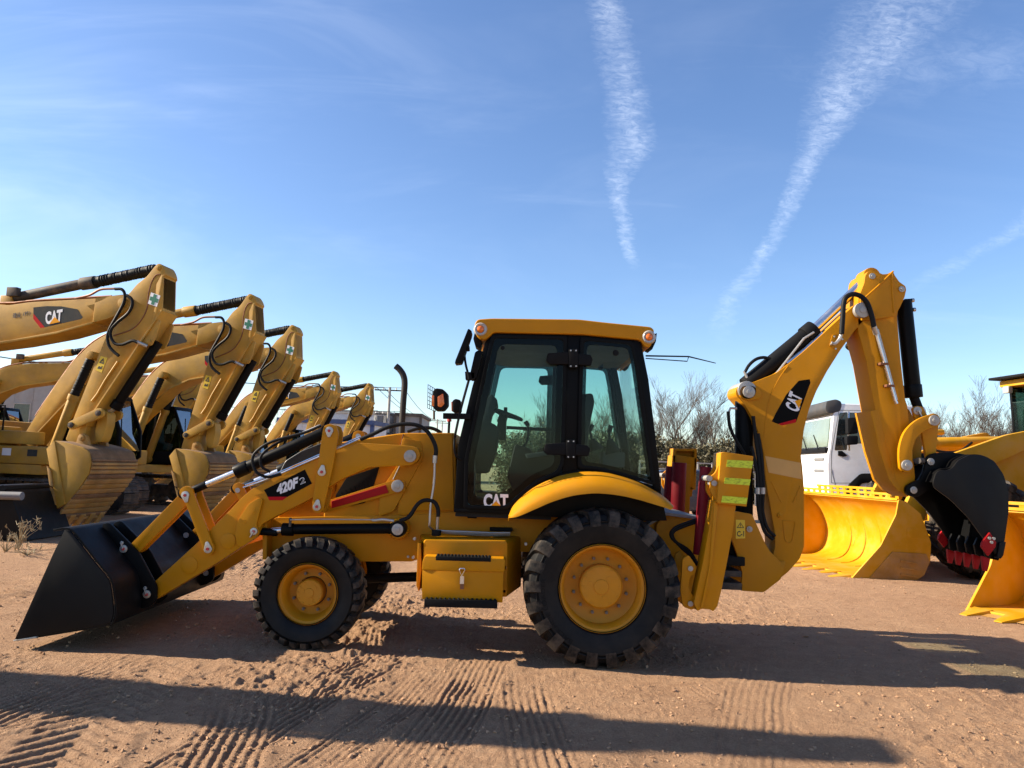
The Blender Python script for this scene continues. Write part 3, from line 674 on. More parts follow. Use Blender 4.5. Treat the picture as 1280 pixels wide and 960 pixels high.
# cab floor, firewall, dash
z0 = w3('C', 200, 828, CY).z; xa, xb = w3('C', 92, 800, CY).x, w3('C', 900, 800, CY).x
G().box((xa, CY + .09, z0 - .06), (w3('C', 480, 800, CY).x, FY - .09, z0)).build('cab_floor', 'interior', BL)
G().prism(xz('C', [(480, 838), (480, 720), (600, 668), (880, 745), (905, 838)], CY + .1), CY + .09, FY - .09).build('wheel_well', 'interior', BL, bevel=.01)
G().prism(xz('C', [(88, 822), (104, 560), (120, 540), (150, 640), (140, 822)], CY + .1), CY + .11, FY - .11).build('firewall', 'interior', BL)
G().prism(rnd(xz('ZA', [(215, 615), (265, 560), (310, 600), (315, 640), (270, 700), (255, 770), (300, 790), (330, 830), (300, 1000), (240, 1150), (150, 1150), (140, 900)], 7.3), .02), 7.2, 7.7).build('dashboard', 'interior', BL, bevel=.02)
sw = [w3('ZA', *p, 7.45) for p in ((236, 655), (492, 748))]; cm = (sw[0] + sw[1]) / 2; ax = (sw[1] - sw[0]) / 2
ring_ = [cm + ax * math.cos(t * math.pi / 14) + Vector((0, ax.length, 0)) * math.sin(t * math.pi / 14) for t in range(29)]
stw = G().tube(ring_, .015, 8, caps=False); nrm = ax.cross(Vector((0, 1, 0))).normalized(); nrm = nrm if nrm.z < 0 else -nrm
for t in range(3):
    a_ = t * 2.094 + .5; stw.beam(cm + nrm * .03, cm + ax * math.cos(a_) + Vector((0, ax.length, 0)) * math.sin(a_), .02, .012)
stw.cyl(cm + nrm * .0, cm + nrm * .10, .045); stw.cyl(w3('ZA', 372, 690, 7.3), w3('ZA', 372, 655, 7.3), .018)
stw.build('steering_wheel', 'interior', BL)
G().cyl(cm + nrm * .05, w3('ZA', 330, 900, 7.45), .04, .06).build('steering_column', 'interior', BL)
# seat
st = G().prism(rnd(xz('C', [(300, 690), (330, 560), (390, 580), (410, 610), (520, 600), (560, 620), (555, 680), (520, 720), (330, 760)], 7.45), .03), 7.18, 7.72).build('seat', 'interior', BL, bevel=.03, seg=3)
G().prism(rnd(xz('C', [(545, 640), (560, 480), (585, 370), (632, 365), (640, 400), (625, 470), (600, 640)], 7.45), .03), 7.2, 7.7).build('backrest', 'interior', st, bevel=.04, seg=3)
G().prism(rnd(xz('C', [(372, 600), (470, 588), (478, 602), (380, 618)], 7.2), .008), 7.08, 7.16).build('armrest', 'interior_grey', st, bevel=.01)
def lever(k, pts, Y, boot=None):
    l = G().tube(spline([w3(k, *p, Y) for p in pts], 5), [.022 if i < 5 else .012 for i in range(5 * (len(pts) - 1) + 1)], 10).build('lever', 'interior', BL)
    if boot:
        g = G(); a, b = w3(k, *boot[0], Y), w3(k, *boot[1], Y)
        for i in range(5):
            t0 = a.lerp(b, i / 5); t1 = a.lerp(b, (i + 1) / 5); g.cyl(t0, t1, .028 + .011 * i, .022 + .011 * (i + 1), n=16)
        g.build('boot', 'interior', l)
lever('ZB', [(280, 575), (268, 620), (278, 680)], 7.3, ((270, 650), (290, 725))); lever('ZB', [(178, 570), (165, 610), (180, 680)], 7.6, ((176, 650), (195, 710)))
lever('ZA', [(520, 760), (540, 800), (535, 900), (500, 960)], 7.25)
G().box(tuple(w3('ZB', 232, 800, 7.3)), (w3('ZB', 355, 720, 7.3).x, 7.55, w3('ZB', 355, 722, 7.3).z)).build('control_console', 'interior_grey', BL, bevel=.01)
G().prism(rnd(xz('ZB', [(310, 620), (345, 615), (352, 700), (325, 705)], 7.9), .01), 7.85, 7.95).build('control_console', 'interior', BL, bevel=.01)
a, b = w3('ZA', 380, 808, FY), w3('ZA', 715, 826, FY); G().beam(a + Vector((0, -.05, 0)), b + Vector((0, -.05, 0)), .03, .035).build('grab_rail', 'black_matte', BL)
q = w3('ZB', 222, 262, 7.9); g = G().lathe((q.x, q.z), [(.001, 7.87), (.025, 7.88), (.025, 7.92), (.001, 7.93)], 14); g.tube([q, w3('ZB', 240, 228, 7.9)], .006, 6); g.build('interior_mirror', 'black_matte', BL)
# CAT on the door
qd = xz('V', [(557, 188), (722, 194), (722, 94), (557, 90)], CY)
dl = G().prism(xz('V', [(590, 188), (693, 192), (640, 140)], CY), CY - .0075, CY - .006).build('decal', 'logo_yellow', BL)
lettering('CAT', qd, CY - .0055, 'white_print', dl, bold=.045)
G().prism(xz('V', [(590, 188), (693, 192), (640, 140)], CY), CY - .0085, CY - .0072).build('lettering', 'logo_yellow', dl)
# mirrors
mr = G().prism(rnd(xz('S', [(292, 140), (322, 160), (318, 190), (240, 415), (185, 422), (190, 395)], 6.42), .012), 6.36, 6.50).build('mirror', 'black', BL, bevel=.012)
G().prism(rnd(xz('S', [(252, 265), (300, 270), (302, 310), (250, 315)], 6.42), .006), 6.40, 6.46).build('mirror_bracket', 'black_matte', mr, bevel=.004)
m2 = G().prism(rnd(xz('S', [(345, 325), (375, 308), (410, 320), (405, 350), (355, 535), (315, 548), (305, 500)], 6.5), .014), 6.46, 6.60).build('mirror', 'black', BL, bevel=.012)
G().tube(spline([w3('S', *p, 6.46) for p in ((258, 330), (270, 420), (290, 500), (296, 540))], 5), .010, 8).build('mirror_arm', 'black_matte', mr)
rod = [w3('S', *p, 6.5) for p in ((296, 540), (265, 650), (225, 800), (190, 960))] + [w3('U', 1078, 560, 6.55), w3('U', 1075, 640, 6.55), w3('U', 1090, 705, 6.58), w3('U', 1130, 735, 6.62)]
G().tube(spline(rod, 5), .011, 8).build('mirror_arm', 'black_matte', m2)
G().prism(rnd(xz('S', [(265, 480), (345, 488), (340, 545), (270, 545)], 6.5), .006), 6.46, 6.54).build('mirror_bracket', 'black_matte', m2, bevel=.004)
q = w3('U', 1034, 420, 7.0); G().cyl(q + Vector((0, 0, -.30)), q, .012).build('lamp_post', 'black_matte', BL)
G().cyl(q + Vector((0, 0, -.01)), q + Vector((0, 0, .05)), .022, .016).build('warning_lamp', 'plastic_red', BL, bevel=.005)
# rear wiper held out
wp = G().tube([w3('K', *p, 7.2) for p in ((118, 108), (352, 112), (500, 148))], [.008, .007, .004], 6); wp.tube([w3('K', *p, 7.2) for p in ((118, 122), (345, 138), (352, 112))], .005, 6)
wp.build('wiper', 'black_matte', BL)
# ---- rear fender: crowned sheet over the wheel
ftop = xz('C', [(306, 846), (330, 800), (400, 738), (480, 698), (540, 680), (610, 670), (680, 672), (740, 684), (810, 706), (870, 736), (925, 770), (956, 800)], 6.6)
fbot = xz('C', [(308, 856), (345, 850), (420, 818), (480, 792), (560, 768), (640, 758), (700, 760), (760, 768), (830, 784), (890, 802), (930, 814), (956, 824)], 6.34)
T3 = spline([(p[0], 0, p[1]) for p in ftop], 4); B3 = spline([(p[0], 0, p[1]) for p in fbot], 4)
g = G(); rows = []
for i in range(len(T3)):
    t_, b_ = T3[i], B3[i]; row = []
    h_ = t_.z - b_.z
    for y, w_, v_ in ((6.600, 0, .004), (6.59, 0, 0), (6.56, 0, 0), (6.50, 0.1, .10 * h_), (6.42, .3, .26 * h_), (6.37, .55, .48 * h_), (6.345, .8, .74 * h_), (6.34, 1, h_), (6.355, 1, h_ - .012), (6.40, .5, .55 * h_), (6.598, 0, .05)):
        row.append((t_.x * (1 - w_) + b_.x * w_, y, t_.z - v_))
    rows.append(row)
k_ = len(rows[0]); vs = [p for r in rows for p in r]
fs = [(i * k_ + j, i * k_ + (j + 1) % k_, (i + 1) * k_ + (j + 1) % k_, (i + 1) * k_ + j) for i in range(len(rows) - 1) for j in range(k_)]
fs += [tuple(range(k_)), tuple((len(rows) - 1) * k_ + j for j in range(k_ - 1, -1, -1))]
fen = G().add(vs, fs).build('fender', 'yellow', BL, ang=50)
G().add([(v[0], my(v[1]), v[2]) for v in vs], fs).build('fender', 'yellow', BL, ang=50)

# ---- tank and tool box with steps
tk = xz('V', [(160, 412), (170, 400), (700, 404), (716, 420), (712, 780), (150, 775)], 6.60)
tb = xz('V', [(126, 372), (136, 362), (796, 376), (812, 392), (808, 720), (130, 715)], 6.95)
G().loft(rnd(tk, .015), 6.60, rnd(tb, .015), 7.02).build('fuel_tank', 'yellow', BL, bevel=.006)
tx = G().prism(rnd(xz('V', [(148, 600), (690, 614), (684, 818), (146, 795)], 6.46), .004), 6.46, 6.66).build('tool_box', 'yellow', BL, bevel=.006)
lidp = xz('V', [(146, 602), (150, 540), (165, 508), (695, 524), (702, 540), (696, 615)], 6.44)
G().prism(rnd(lidp, .012), 6.445, 6.62).build('lid', 'yellow', tx, bevel=.008)
def tread(pts, y0, y1, parent):
    s_ = G().prism(xz('V', pts, y0), y0, y1).build('step', 'black_matte', parent, bevel=.003)
    a, b = w3('V', *pts[0], y0), w3('V', *pts[1], y0)
    g = G(); n_ = 16
    for i in range(n_):
        p = a.lerp(b, (i + .5) / n_)
        for yy in (y0 + .025, y0 + .085): g.cyl((p.x, yy, p.z - .004), (p.x, yy, p.z + .012), .012, .008, n=8)
    g.build('grip_studs', 'black_matte', s_, kind='stuff')
tread([(238, 508), (606, 520), (606, 546), (238, 536)], 6.44, 6.58, tx); tread([(162, 795), (648, 806), (648, 858), (160, 846)], 6.42, 6.60, tx)
lt = G(); p = [w3('V', *q, 6.43) for q in ((396, 600), (412, 640), (432, 600), (428, 590), (400, 590), (396, 600))]; lt.tube(p, .005, 6)
lt.box(tuple(w3('V', 400, 690, 6.445)), (w3('V', 428, 640, 6.445).x, 6.425, w3('V', 428, 640, 6.445).z)); la = lt.build('latch', 'chrome', tx)
G().box(tuple(w3('V', 401, 726, 6.45)), (w3('V', 427, 690, 6.45).x, 6.435, w3('V', 427, 692, 6.45).z)).build('hasp', 'copper', la)
pl = xz('V', [(122, 416), (140, 418), (146, 590), (128, 740), (112, 700)], 6.64)
G().prism(pl, 6.60, 6.98).build('tank_bracket', 'yellow', BL, bevel=.003)
for x, y in ((98, 390), (90, 514), (838, 425), (702, 580), (696, 738)):
    q = w3('V', x, y, 6.63); G().cyl((q.x, 6.64, q.z), (q.x, 6.60, q.z), .013, n=6).build('bolt', 'pin_grey', BL)
G().prism(xz('V', [(598, 316), (748, 320), (748, 345), (598, 340)], 6.93), 6.93, 7.0).build('side_handle', 'black_matte', BL, bevel=.004)
G().prism(xz('V', [(446, 236), (518, 238), (510, 256), (450, 254)], 6.97), 6.96, 7.0).build('door_striker', 'black_matte', BL, bevel=.003)

# ---- loader arms, levers, links, cylinders
arm = xzm(6.8, 'W', (190, 850), (250, 815), (520, 570), (610, 480), (720, 372), (790, 296), (850, 245), (960, 190),
          'B', (200, 238), (335, 188), 'U', (330, 600), (630, 618), (735, 625), (790, 645), (806, 690), (790, 742), (735, 778), (640, 783), (400, 795), (180, 890),
          'B', (270, 355), (130, 425), (84, 452), 'W', (893, 505), (868, 536), (620, 700), (275, 905), (225, 925), (190, 900))
AY0, AY1 = 6.75, 6.87
def arm_side(f, near):
    y0, y1 = f(AY0), f(AY1)
    a = G().prism(rnd(arm, .02), *sorted((y0, y1))).build('loader_arm', 'yellow', BL, bevel=.006)
    yf = f(AY0)
    o = -1 if near else 1
    for c_, r_ in (((465, 703), 50), ((698, 558), 46)):
        cc = xz('W', [c_], AY0)[0]; cr = abs(xz('W', [(c_[0] + r_, c_[1])], AY0)[0][0] - cc[0])
        G().lathe(cc, [(cr, yf + o * -.002), (cr, yf + o * .007), (cr * .93, yf + o * .009), (.001, yf + o * .009)], 28).build('tube_end', 'yellow', a)
    sec = rnd(xz('W', [(746, 520), (762, 430), (825, 335), (885, 298), (912, 308), (872, 462), (893, 505), (870, 534), (785, 592), (755, 578)], AY0), .015)
    G().prism(sec, *sorted((yf + o * .03, yf - o * .004))).build('pin_plate', 'yellow', a, bevel=.005)
    for c_ in ((852, 384), (793, 443)):
        cc = xz('W', [c_], AY0 - .03)[0]; G().lathe(cc, [(.018, yf + o * .026), (.018, yf + o * .034), (.001, yf + o * .035)], 14).build('weld_plug', 'yellow', a)
    # upper lever, lower lever (each two plates), link to the bucket
    up_ = rnd(xz('B', [(300, 110), (305, 94), (326, 86), (350, 94), (358, 122), (338, 240), (318, 330), (302, 400), (284, 414), (264, 404), (262, 375), (282, 240)], 6.70), .02)
    lo_ = rnd(xz('W', [(400, 272), (405, 246), (440, 226), (478, 238), (492, 288), (612, 600), (604, 632), (575, 646), (546, 628), (538, 590), (440, 335)], 6.70), .02)
    for pl_, nm in ((up_, 'tilt_lever'), (lo_, 'bellcrank')):
        g = G(); g.prism(pl_, *sorted((f(6.705), f(6.735)))); g.prism(pl_, *sorted((f(6.885), f(6.915)))); g.build(nm, 'yellow', BL, bevel=.004)
    lk = rnd(xz('W', [(400, 276), (444, 338), (160, 622), (128, 640), (92, 612), (104, 578)], 6.72), .015)
    g = G(); g.prism(lk, *sorted((f(6.745), f(6.775)))); g.prism(lk, *sorted((f(6.845), f(6.875)))); g.build('bucket_link', 'yellow', BL, bevel=.004)
    # pins with retaining clips
    for k_, p_, d_ in (('B', (325, 112), 1), ('B', (298, 262), 1), ('B', (280, 388), 1), ('W', (440, 284), 1), ('W', (576, 606), 1)):
        cc = xz(k_, [p_], 6.70)[0]; yy = f(6.705)
        dv = Vector((-.01, .045)) if k_ == 'W' else Vector((.004, .045))
        if p_[1] in (112,): dv = Vector((0, -.04))
        if p_[1] in (284,): dv = Vector((.012, -.045))
        g = G(); nrm_ = Vector((dv.y, -dv.x)).normalized(); C0 = Vector(cc); C1 = C0 + dv
        outl = [C0 + Vector((math.cos(t_), math.sin(t_))) * .034 for t_ in [i * math.pi / 8 for i in range(16)]]
        ang_ = math.atan2(dv.y, dv.x)
        o1 = [C0 + Vector((math.cos(ang_ + math.pi / 2 + t_ * math.pi / 8), math.sin(ang_ + math.pi / 2 + t_ * math.pi / 8))) * .036 for t_ in range(9)]
        o2 = [C1 + Vector((math.cos(ang_ - math.pi / 2 + t_ * math.pi / 6), math.sin(ang_ - math.pi / 2 + t_ * math.pi / 6))) * .018 for t_ in range(7)]
        g.prism([tuple(p) for p in o1 + o2], *sorted((yy, yy + o * .012)))
        pn = g.build('pin', 'zinc', BL, bevel=.003)
        G().cyl((cc[0], yy + o * .012, cc[1]), (cc[0], yy + o * .02, cc[1]), .013, n=12).build('grease_cap', 'plastic_red', pn)
        G().cyl((cc[0], yy, cc[1]), (cc[0], f(6.92), cc[1]), .026, n=14).build('pin_shaft', 'zinc', pn)
    cc = xz('W', [(852, 500)], 6.72)[0]; yy = f(AY0 - .03); g = G().cyl((cc[0], yy, cc[1]), (cc[0], yy + o * .012, cc[1]), .032, n=16)
    q2 = xz('W', [(832, 535)], 6.72)[0]; g.beam((cc[0], yy + o * .006, cc[1]), (q2[0], yy + o * .006, q2[1]), .011, .035, up=(0, 1, 0)); pn = g.build('pin', 'zinc', BL, bevel=.003)
    G().cyl((cc[0], yy + o * .012, cc[1]), (cc[0], yy + o * .02, cc[1]), .012, n=12).build('grease_cap', 'plastic_red', pn)
    cc = xz('U', [(719, 705)], 6.72)[0]; pin(cc, f(AY0), .054, BL, 'pin_grey', .03, ydir=o)
    # tilt cylinder
    ym = (f(6.735) + f(6.885)) / 2
    V3 = lambda k_, x, y: Vector((w3(k_, x, y, 6.8).x, ym, w3(k_, x, y, 6.8).z))
    p0, p1, p2 = V3('W', 445, 270), V3('W', 752, 140), V3('B', 322, 112)
    g = G().cyl(p1, p2 + (p1 - p2).normalized() * .03, .052, n=24); g.cyl(p1 - (p2 - p1).normalized() * .02, p1 + (p2 - p1).normalized() * .10, .062, n=24); cy_ = g.build('tilt_cylinder', 'black', BL, bevel=.005)
    G().cyl(p0 + (p1 - p0).normalized() * .18, p1, .028, n=20).build('piston_rod', 'chrome', cy_)
    g = G().cyl(p0, p0 + (p1 - p0).normalized() * .19, .034, n=16); g.cyl((p0.x, f(6.74), p0.z), (p0.x, f(6.88), p0.z), .05, n=18); g.build('rod_eye', 'black', cy_, bevel=.004); G().cyl((p2.x, f(6.74), p2.z), (p2.x, f(6.88), p2.z), .055, n=18).build('cylinder_eye', 'black', cy_, bevel=.004)
    # lift cylinder
    yl = f(6.82) if near else f(6.82)
    Vl = lambda k_, x, y: Vector((w3(k_, x, y, 6.8).x, yl, w3(k_, x, y, 6.8).z))
    a0, a1, a2 = Vl('W', 852, 500), Vl('B', 152, 471), Vl('B', 578, 468)
    g = G().cyl(a1, a2, .046, n=24); g.cyl(a1, a1 + Vector((.10, 0, 0)), .056, n=24); g.cyl((a2.x, f(6.73), a2.z), (a2.x, f(6.9), a2.z), .07, n=22); lc = g.build('lift_cylinder', 'black', BL, bevel=.005)
    G().cyl(a0 + Vector((.1, 0, 0)), a1 + Vector((.05, 0, 0)), .026, n=18).build('piston_rod', 'chrome', lc)
    g = G().tube(spline([a0, a0 + Vector((.05, 0, .0)), a0 + Vector((.20, 0, -.004))], 5), [.05] * 3 + [.034] * 8, 14); g.build('rod_eye', 'black', lc)
    pin((a2.x, a2.z), f(6.73), .05, BL, 'pin_grey', .02, ydir=o)
    # safety strut, red in a yellow channel
    g = G(); g.prism(xz('B', [(300, 372), (556, 292), (600, 296), (602, 332), (560, 340), (305, 412)], 6.93), *sorted((f(6.93), f(6.965)))); ss = g.build('safety_strut', 'yellow', BL, bevel=.004)
    G().prism(xz('B', [(332, 368), (530, 309), (541, 337), (334, 394)], 6.92), *sorted((f(6.915), f(6.95)))).build('strut_bar', 'red', ss, bevel=.006)
    pin(xz('B', [(573, 313)], 6.91)[0], f(6.93), .055, BL, 'pin_grey', .03, ydir=o)
    # clips and steel pipes along the arm
    for dz in (0, -9):
        pts_ = [V3('B', 20, 318 + dz), V3('B', 100, 290 + dz), V3('B', 200, 248 + dz), V3('B', 340, 186 + dz), V3('B', 440, 142 + dz)]
        for p_ in pts_: p_.y = f(6.79) if dz else f(6.74)
        G().tube(spline(pts_, 4), .0075, 8).build('steel_pipe', 'chrome', BL)
    return a
an = arm_side(lambda y: y, True); arm_side(my, False)
G().beam(w3('W', 700, 556, 6.85) + Vector((0, 0, -.02)), Vector((w3('W', 700, 556, 6.85).x, my(6.85), w3('W', 700, 556, 6.85).z - .02)), .12, .10).build('arm_cross_tube', 'yellow', BL, bevel=.02)
# 420F2 decal
dp = xz('B', [(88, 327), (236, 253), (262, 304), (155, 362), (106, 362)], AY0)
dc = G().prism(dp, AY0 - .003, AY0 - .001).build('decal', 'decal_black', BL)
G().prism(xz('B', [(101, 352), (172, 352), (155, 365), (107, 365)], AY0), AY0 - .0045, AY0 - .0025).build('stripe', 'decal_red', dc)
lettering('420F', xz('B', [(137, 346), (212, 318), (212, 278), (130, 309)], AY0), AY0 - .005, 'white_print', dc, bold=.05, shear=.1)
lettering('2', xz('B', [(220, 308), (239, 300), (236, 278), (216, 286)], AY0), AY0 - .0045, 'white_print', dc, bold=.02)
lettering('2', xz('B', [(222, 305.5), (236, 299.5), (234, 281), (219, 288)], AY0), AY0 - .0055, 'decal_black', dc, bold=-.012)
# hoses at the loader
hose([w3('B', *p, 6.70) for p in ((295, 93), (230, 120), (120, 150), (62, 185), (45, 220), (60, 262), (100, 280), (150, 270))], .013, 'hose', 'hose', BL)
hose([w3('B', *p, 6.72) for p in ((205, 128), (130, 160), (80, 200), (78, 240), (110, 262))], .012, 'hose', 'hose', BL)
hose([w3('J', *p, 7.9) for p in ((340, 560), (280, 600), (262, 640), (300, 650))], .014, 'hose', 'hose', BL)
G().tube([w3('B', *p, 6.72) for p in ((200, 130), (290, 92))], .008, 8).build('steel_pipe', 'zinc', BL)
hose([w3('U', *p, 6.72) for p in ((322, 572), (420, 530), (520, 482), (600, 458), (700, 448), (790, 462), (860, 510), (905, 580), (928, 650), (922, 722))], .0185, 'hose', 'hose', BL, n=12)
hose([w3('U', *p, 7.7) for p in ((700, 510), (780, 485), (870, 478), (930, 495), (970, 520))], .018, 'hose', 'hose', BL)
G().tube(spline([w3('U', 918, 722, 6.72), w3('B', 706, 300, 6.72), w3('B', 694, 380, 6.72), w3('B', 690, 450, 6.72), w3('V', 196, 310, 6.75), w3('V', 225, 338, 6.80)], 5), .010, 8).build('steel_pipe', 'zinc', BL)
G().cyl(w3('U', 922, 700, 6.72), w3('U', 917, 760, 6.72), .021, n=12).build('hose_fitting', 'zinc', BL)
hose([w3('V', *p, 6.72) for p in ((0, 272), (60, 245), (115, 165), (165, 135), (225, 145), (252, 190), (255, 245))], .018, 'hose', 'hose', BL, n=12)
hose([w3('B', *p, 6.74) for p in ((560, 440), (520, 435), (490, 438), (480, 436))], .012, 'hose_fitting', 'zinc', BL)
G().tube([w3('B', *p, 6.74) for p in ((182, 436), (300, 434), (482, 436))], .006, 8).build('steel_pipe', 'zinc', BL)
q = w3('B', 183, 436, 6.76); G().cyl(q + Vector((0, 0, -.06)), q + Vector((0, 0, .02)), .012).build('hose_fitting', 'dark_steel', BL)
G().cyl(w3('V', 252, 240, 6.72), w3('V', 247, 330, 6.74), .014, .011, n=10).build('hose_fitting', 'zinc', BL)
q = w3('V', 242, 372, 6.74); G().cyl(q, q + Vector((0, 0, .05)), .042, n=12).build('pipe_clamp', 'black_matte', BL, bevel=.008)
for dy in (0, 14, 26):
    G().tube(spline([w3('V', *p, 6.76 + dy * .003) for p in ((240, 332 + dy * .3), (300, 340 + dy * .5), (450, 345 + dy * .7), (600, 352 + dy * .7), (735, 352 + dy * .6))], 4), .008, 8).build('steel_pipe', 'zinc', BL)

# ---- front bucket
BY0, BY1 = 6.27, my(6.27)
wrap = xz('A', [(62, 893), (250, 862), (425, 832), (448, 815), (455, 780), (450, 720), (436, 655), (380, 585), (330, 520), (290, 470), (262, 455), (210, 462)], BY0)
wr = spline([(p[0], p[1], 0) for p in wrap], 3)
bk = G().shell([(p.x, p.y) for p in wr], -.018, BY0 + .01, BY1 - .01).build('front_bucket', 'black_bucket', BL, bevel=.002)
spl_ = [(p.x, p.y) for p in wr[:31]] + xz('A', [(215, 552)], BY0)
for y0, y1 in ((BY0 - .012, BY0 + .012), (BY1 - .012, BY1 + .012)): G().prism(spl_, y0, y1).build('side_plate', 'black_bucket', bk, bevel=.003)
G().prism(xz('A', [(56, 896), (150, 880), (150, 888), (58, 900)], BY0), BY0 - .015, BY1 + .015).build('cutting_edge', 'zinc', bk, bevel=.003)
# step of the back sheet and ears
G().prism(rnd(xz('A', [(412, 432), (440, 424), (560, 545), (632, 680), (630, 740), (600, 764), (552, 770), (548, 650), (490, 585), (440, 530)], 6.72), .03), 6.695, 6.725).build('ear', 'black', bk, bevel=.005)
ear = rnd(xz('A', [(412, 432), (440, 424), (560, 545), (632, 680), (630, 740), (600, 764), (440, 800), (430, 700), (410, 610), (395, 560), (400, 490)], 6.72), .03)
for y in (6.90, my(6.725), my(6.93)): G().prism(ear, y, y + .03).build('ear', 'black', bk, bevel=.005)
for p_ in ((497, 531), (590, 712)):
    for f_, o_ in ((lambda y: y, -1), (my, 1)):
        cc = xz('A', [p_], 6.70)[0]; g = G().cyl((cc[0], f_(6.695), cc[1]), (cc[0], f_(6.682), cc[1]), .034, n=18); u_ = Vector((-.02, .05)); g.cyl((cc[0] + u_.x, f_(6.695), cc[1] + u_.y), (cc[0] + u_.x, f_(6.684), cc[1] + u_.y), .016, n=12)
        g.beam((cc[0], f_(6.689), cc[1]), (cc[0] + u_.x, f_(6.689), cc[1] + u_.y), .010, .045, up=(0, 1, 0)); pn = g.build('pin', 'zinc', bk, bevel=.002)
        G().cyl((cc[0], f_(6.682), cc[1]), (cc[0], f_(6.674), cc[1]), .013, n=10).build('grease_cap', 'plastic_red', bk)
        G().cyl((cc[0], f_(6.69), cc[1]), (cc[0], f_(6.94), cc[1]), .028, n=14).build('pin_shaft', 'zinc', bk)
mid = [((a_[0] * .6 + b_[0] * .4), (a_[1] * .6 + b_[1] * .4)) for a_, b_ in zip(ear, ear)]
G().prism(xz('A', [(440, 540), (470, 520), (520, 600), (556, 690), (540, 780), (445, 815), (452, 720)], 6.72), 7.05, 7.09).build('back_rib', 'black', bk); G().prism(xz('A', [(440, 540), (470, 520), (520, 600), (556, 690), (540, 780), (445, 815), (452, 720)], 6.72), 7.81, 7.85).build('back_rib', 'black', bk)

# ---- rear frame, stabilizers
rfm = rnd(xzm(6.95, 'E', (0, 500), (50, 446), (190, 465), (225, 520), (235, 700), (190, 892), (130, 880), (112, 780), (60, 640), (0, 610)), .02)
rfr = G().prism(rfm, 6.93, my(6.93)).build('rear_frame', 'yellow', BL, bevel=.006)
G().prism(xz('E', [(-40, 496), (45, 444), (215, 466), (212, 478), (46, 458), (-40, 508)], 6.85), 6.82, my(6.82)).build('rear_deck', 'grey', rfr, bevel=.003)
cur = rnd(xz('E', [(122, 660), (150, 640), (185, 690), (178, 725), (155, 745), (150, 790), (175, 840), (188, 880), (165, 895), (125, 880), (112, 800), (118, 740)], 6.50), .02)
for f_ in (lambda y: y, my):
    pm = G().prism(cur, *sorted((f_(6.50), f_(6.53)))).build('stabilizer_mount', 'yellow', BL, bevel=.004)
    G().prism(cur, *sorted((f_(6.80), f_(6.83)))).build('stabilizer_mount', 'yellow', BL, bevel=.004)
    for p_ in ((158, 703), (158, 865)):
        q = xz('E', [p_], 6.5)[0]; G().cyl((q[0], f_(6.52), q[1]), (q[0], f_(6.485), q[1]), .022, n=12).build('bolt', 'pin_grey', pm)
    leg = rnd(xz('E', [(262, 388), (366, 412), (350, 540), (322, 690), (300, 800), (280, 878), (262, 900), (245, 890), (205, 888), (190, 900), (172, 860), (210, 690), (245, 500)], 6.46), .012)
    sl_ = G().prism(leg, *sorted((f_(6.44), f_(6.60)))).build('stabilizer_leg', 'yellow', BL, bevel=.006)
    G().prism(xz('E', [(268, 392), (288, 392), (256, 700), (218, 884), (205, 886), (246, 690)], 6.43), *sorted((f_(6.425), f_(6.46)))).build('leg_flange', 'yellow', sl_, bevel=.003)
    hdp = xz('E', [(300, 170), (318, 166), (450, 186), (418, 418), (290, 404), (282, 398)], 6.38)
    hd_ = G().prism(rnd(hdp, .006), *sorted((f_(6.38), f_(6.62)))).build('stabilizer_pad', 'yellow', BL, bevel=.006)
    lob = rnd(xz('E', [(262, 262), (300, 170), (312, 172), (292, 402), (270, 392), (240, 350), (238, 280)], 6.5), .02)
    for y in (6.42, 6.56): G().prism(lob, *sorted((f_(y), f_(y + .03)))).build('pad_bracket', 'yellow', hd_, bevel=.004)
    for p_ in ((246, 288), (268, 310)):
        q = xz('E', [p_], 6.42)[0]; G().cyl((q[0], f_(6.41), q[1]), (q[0], f_(6.60), q[1]), .024, n=14).build('pin_shaft', 'pin_grey', hd_)
    for st_ in (((328, 202), (448, 208), (442, 242), (324, 234)), ((318, 284), (436, 292), (431, 320), (313, 312)), ((306, 368), (422, 377), (416, 407), (300, 398))):
        if f_(0) == 0: G().prism(xz('E', st_, 6.38), 6.376, 6.379).build('reflective_strip', 'tape', hd_)
    # cylinder of the leg
    a_, b_ = xz('E', [(232, 235)], 6.72)[0], xz('E', [(200, 640)], 6.72)[0]
    cl_ = G().cyl((a_[0], f_(6.72), a_[1]), (b_[0], f_(6.72), b_[1]), .055, n=18).build('stabilizer_cylinder', 'red_dark', BL, bevel=.005)
# back of the far pad: open frame
fp = xz('E', [(74, 150), (182, 152), (176, 340), (66, 334)], 8.35); fpi = xz('E', [(86, 162), (170, 164), (165, 328), (80, 322)], 8.35)
pd = G().ring(fp, fpi, 8.28, 8.46).build('stabilizer_pad', 'yellow', BL, bevel=.005); G().prism(fp, 8.40, 8.43).build('pad_back', 'yellow', pd)
a_, b_ = w3('E', 108, 215, 8.1), w3('E', 98, 470, 8.1); G().cyl(a_, b_, .075, n=20).build('stabilizer_cylinder', 'red_dark', BL, bevel=.005)
a_, b_ = w3('E', 142, 225, 8.2), w3('E', 134, 460, 8.2); G().beam(a_, b_, .10, .07).build('stabilizer_leg', 'yellow', BL, bevel=.005)
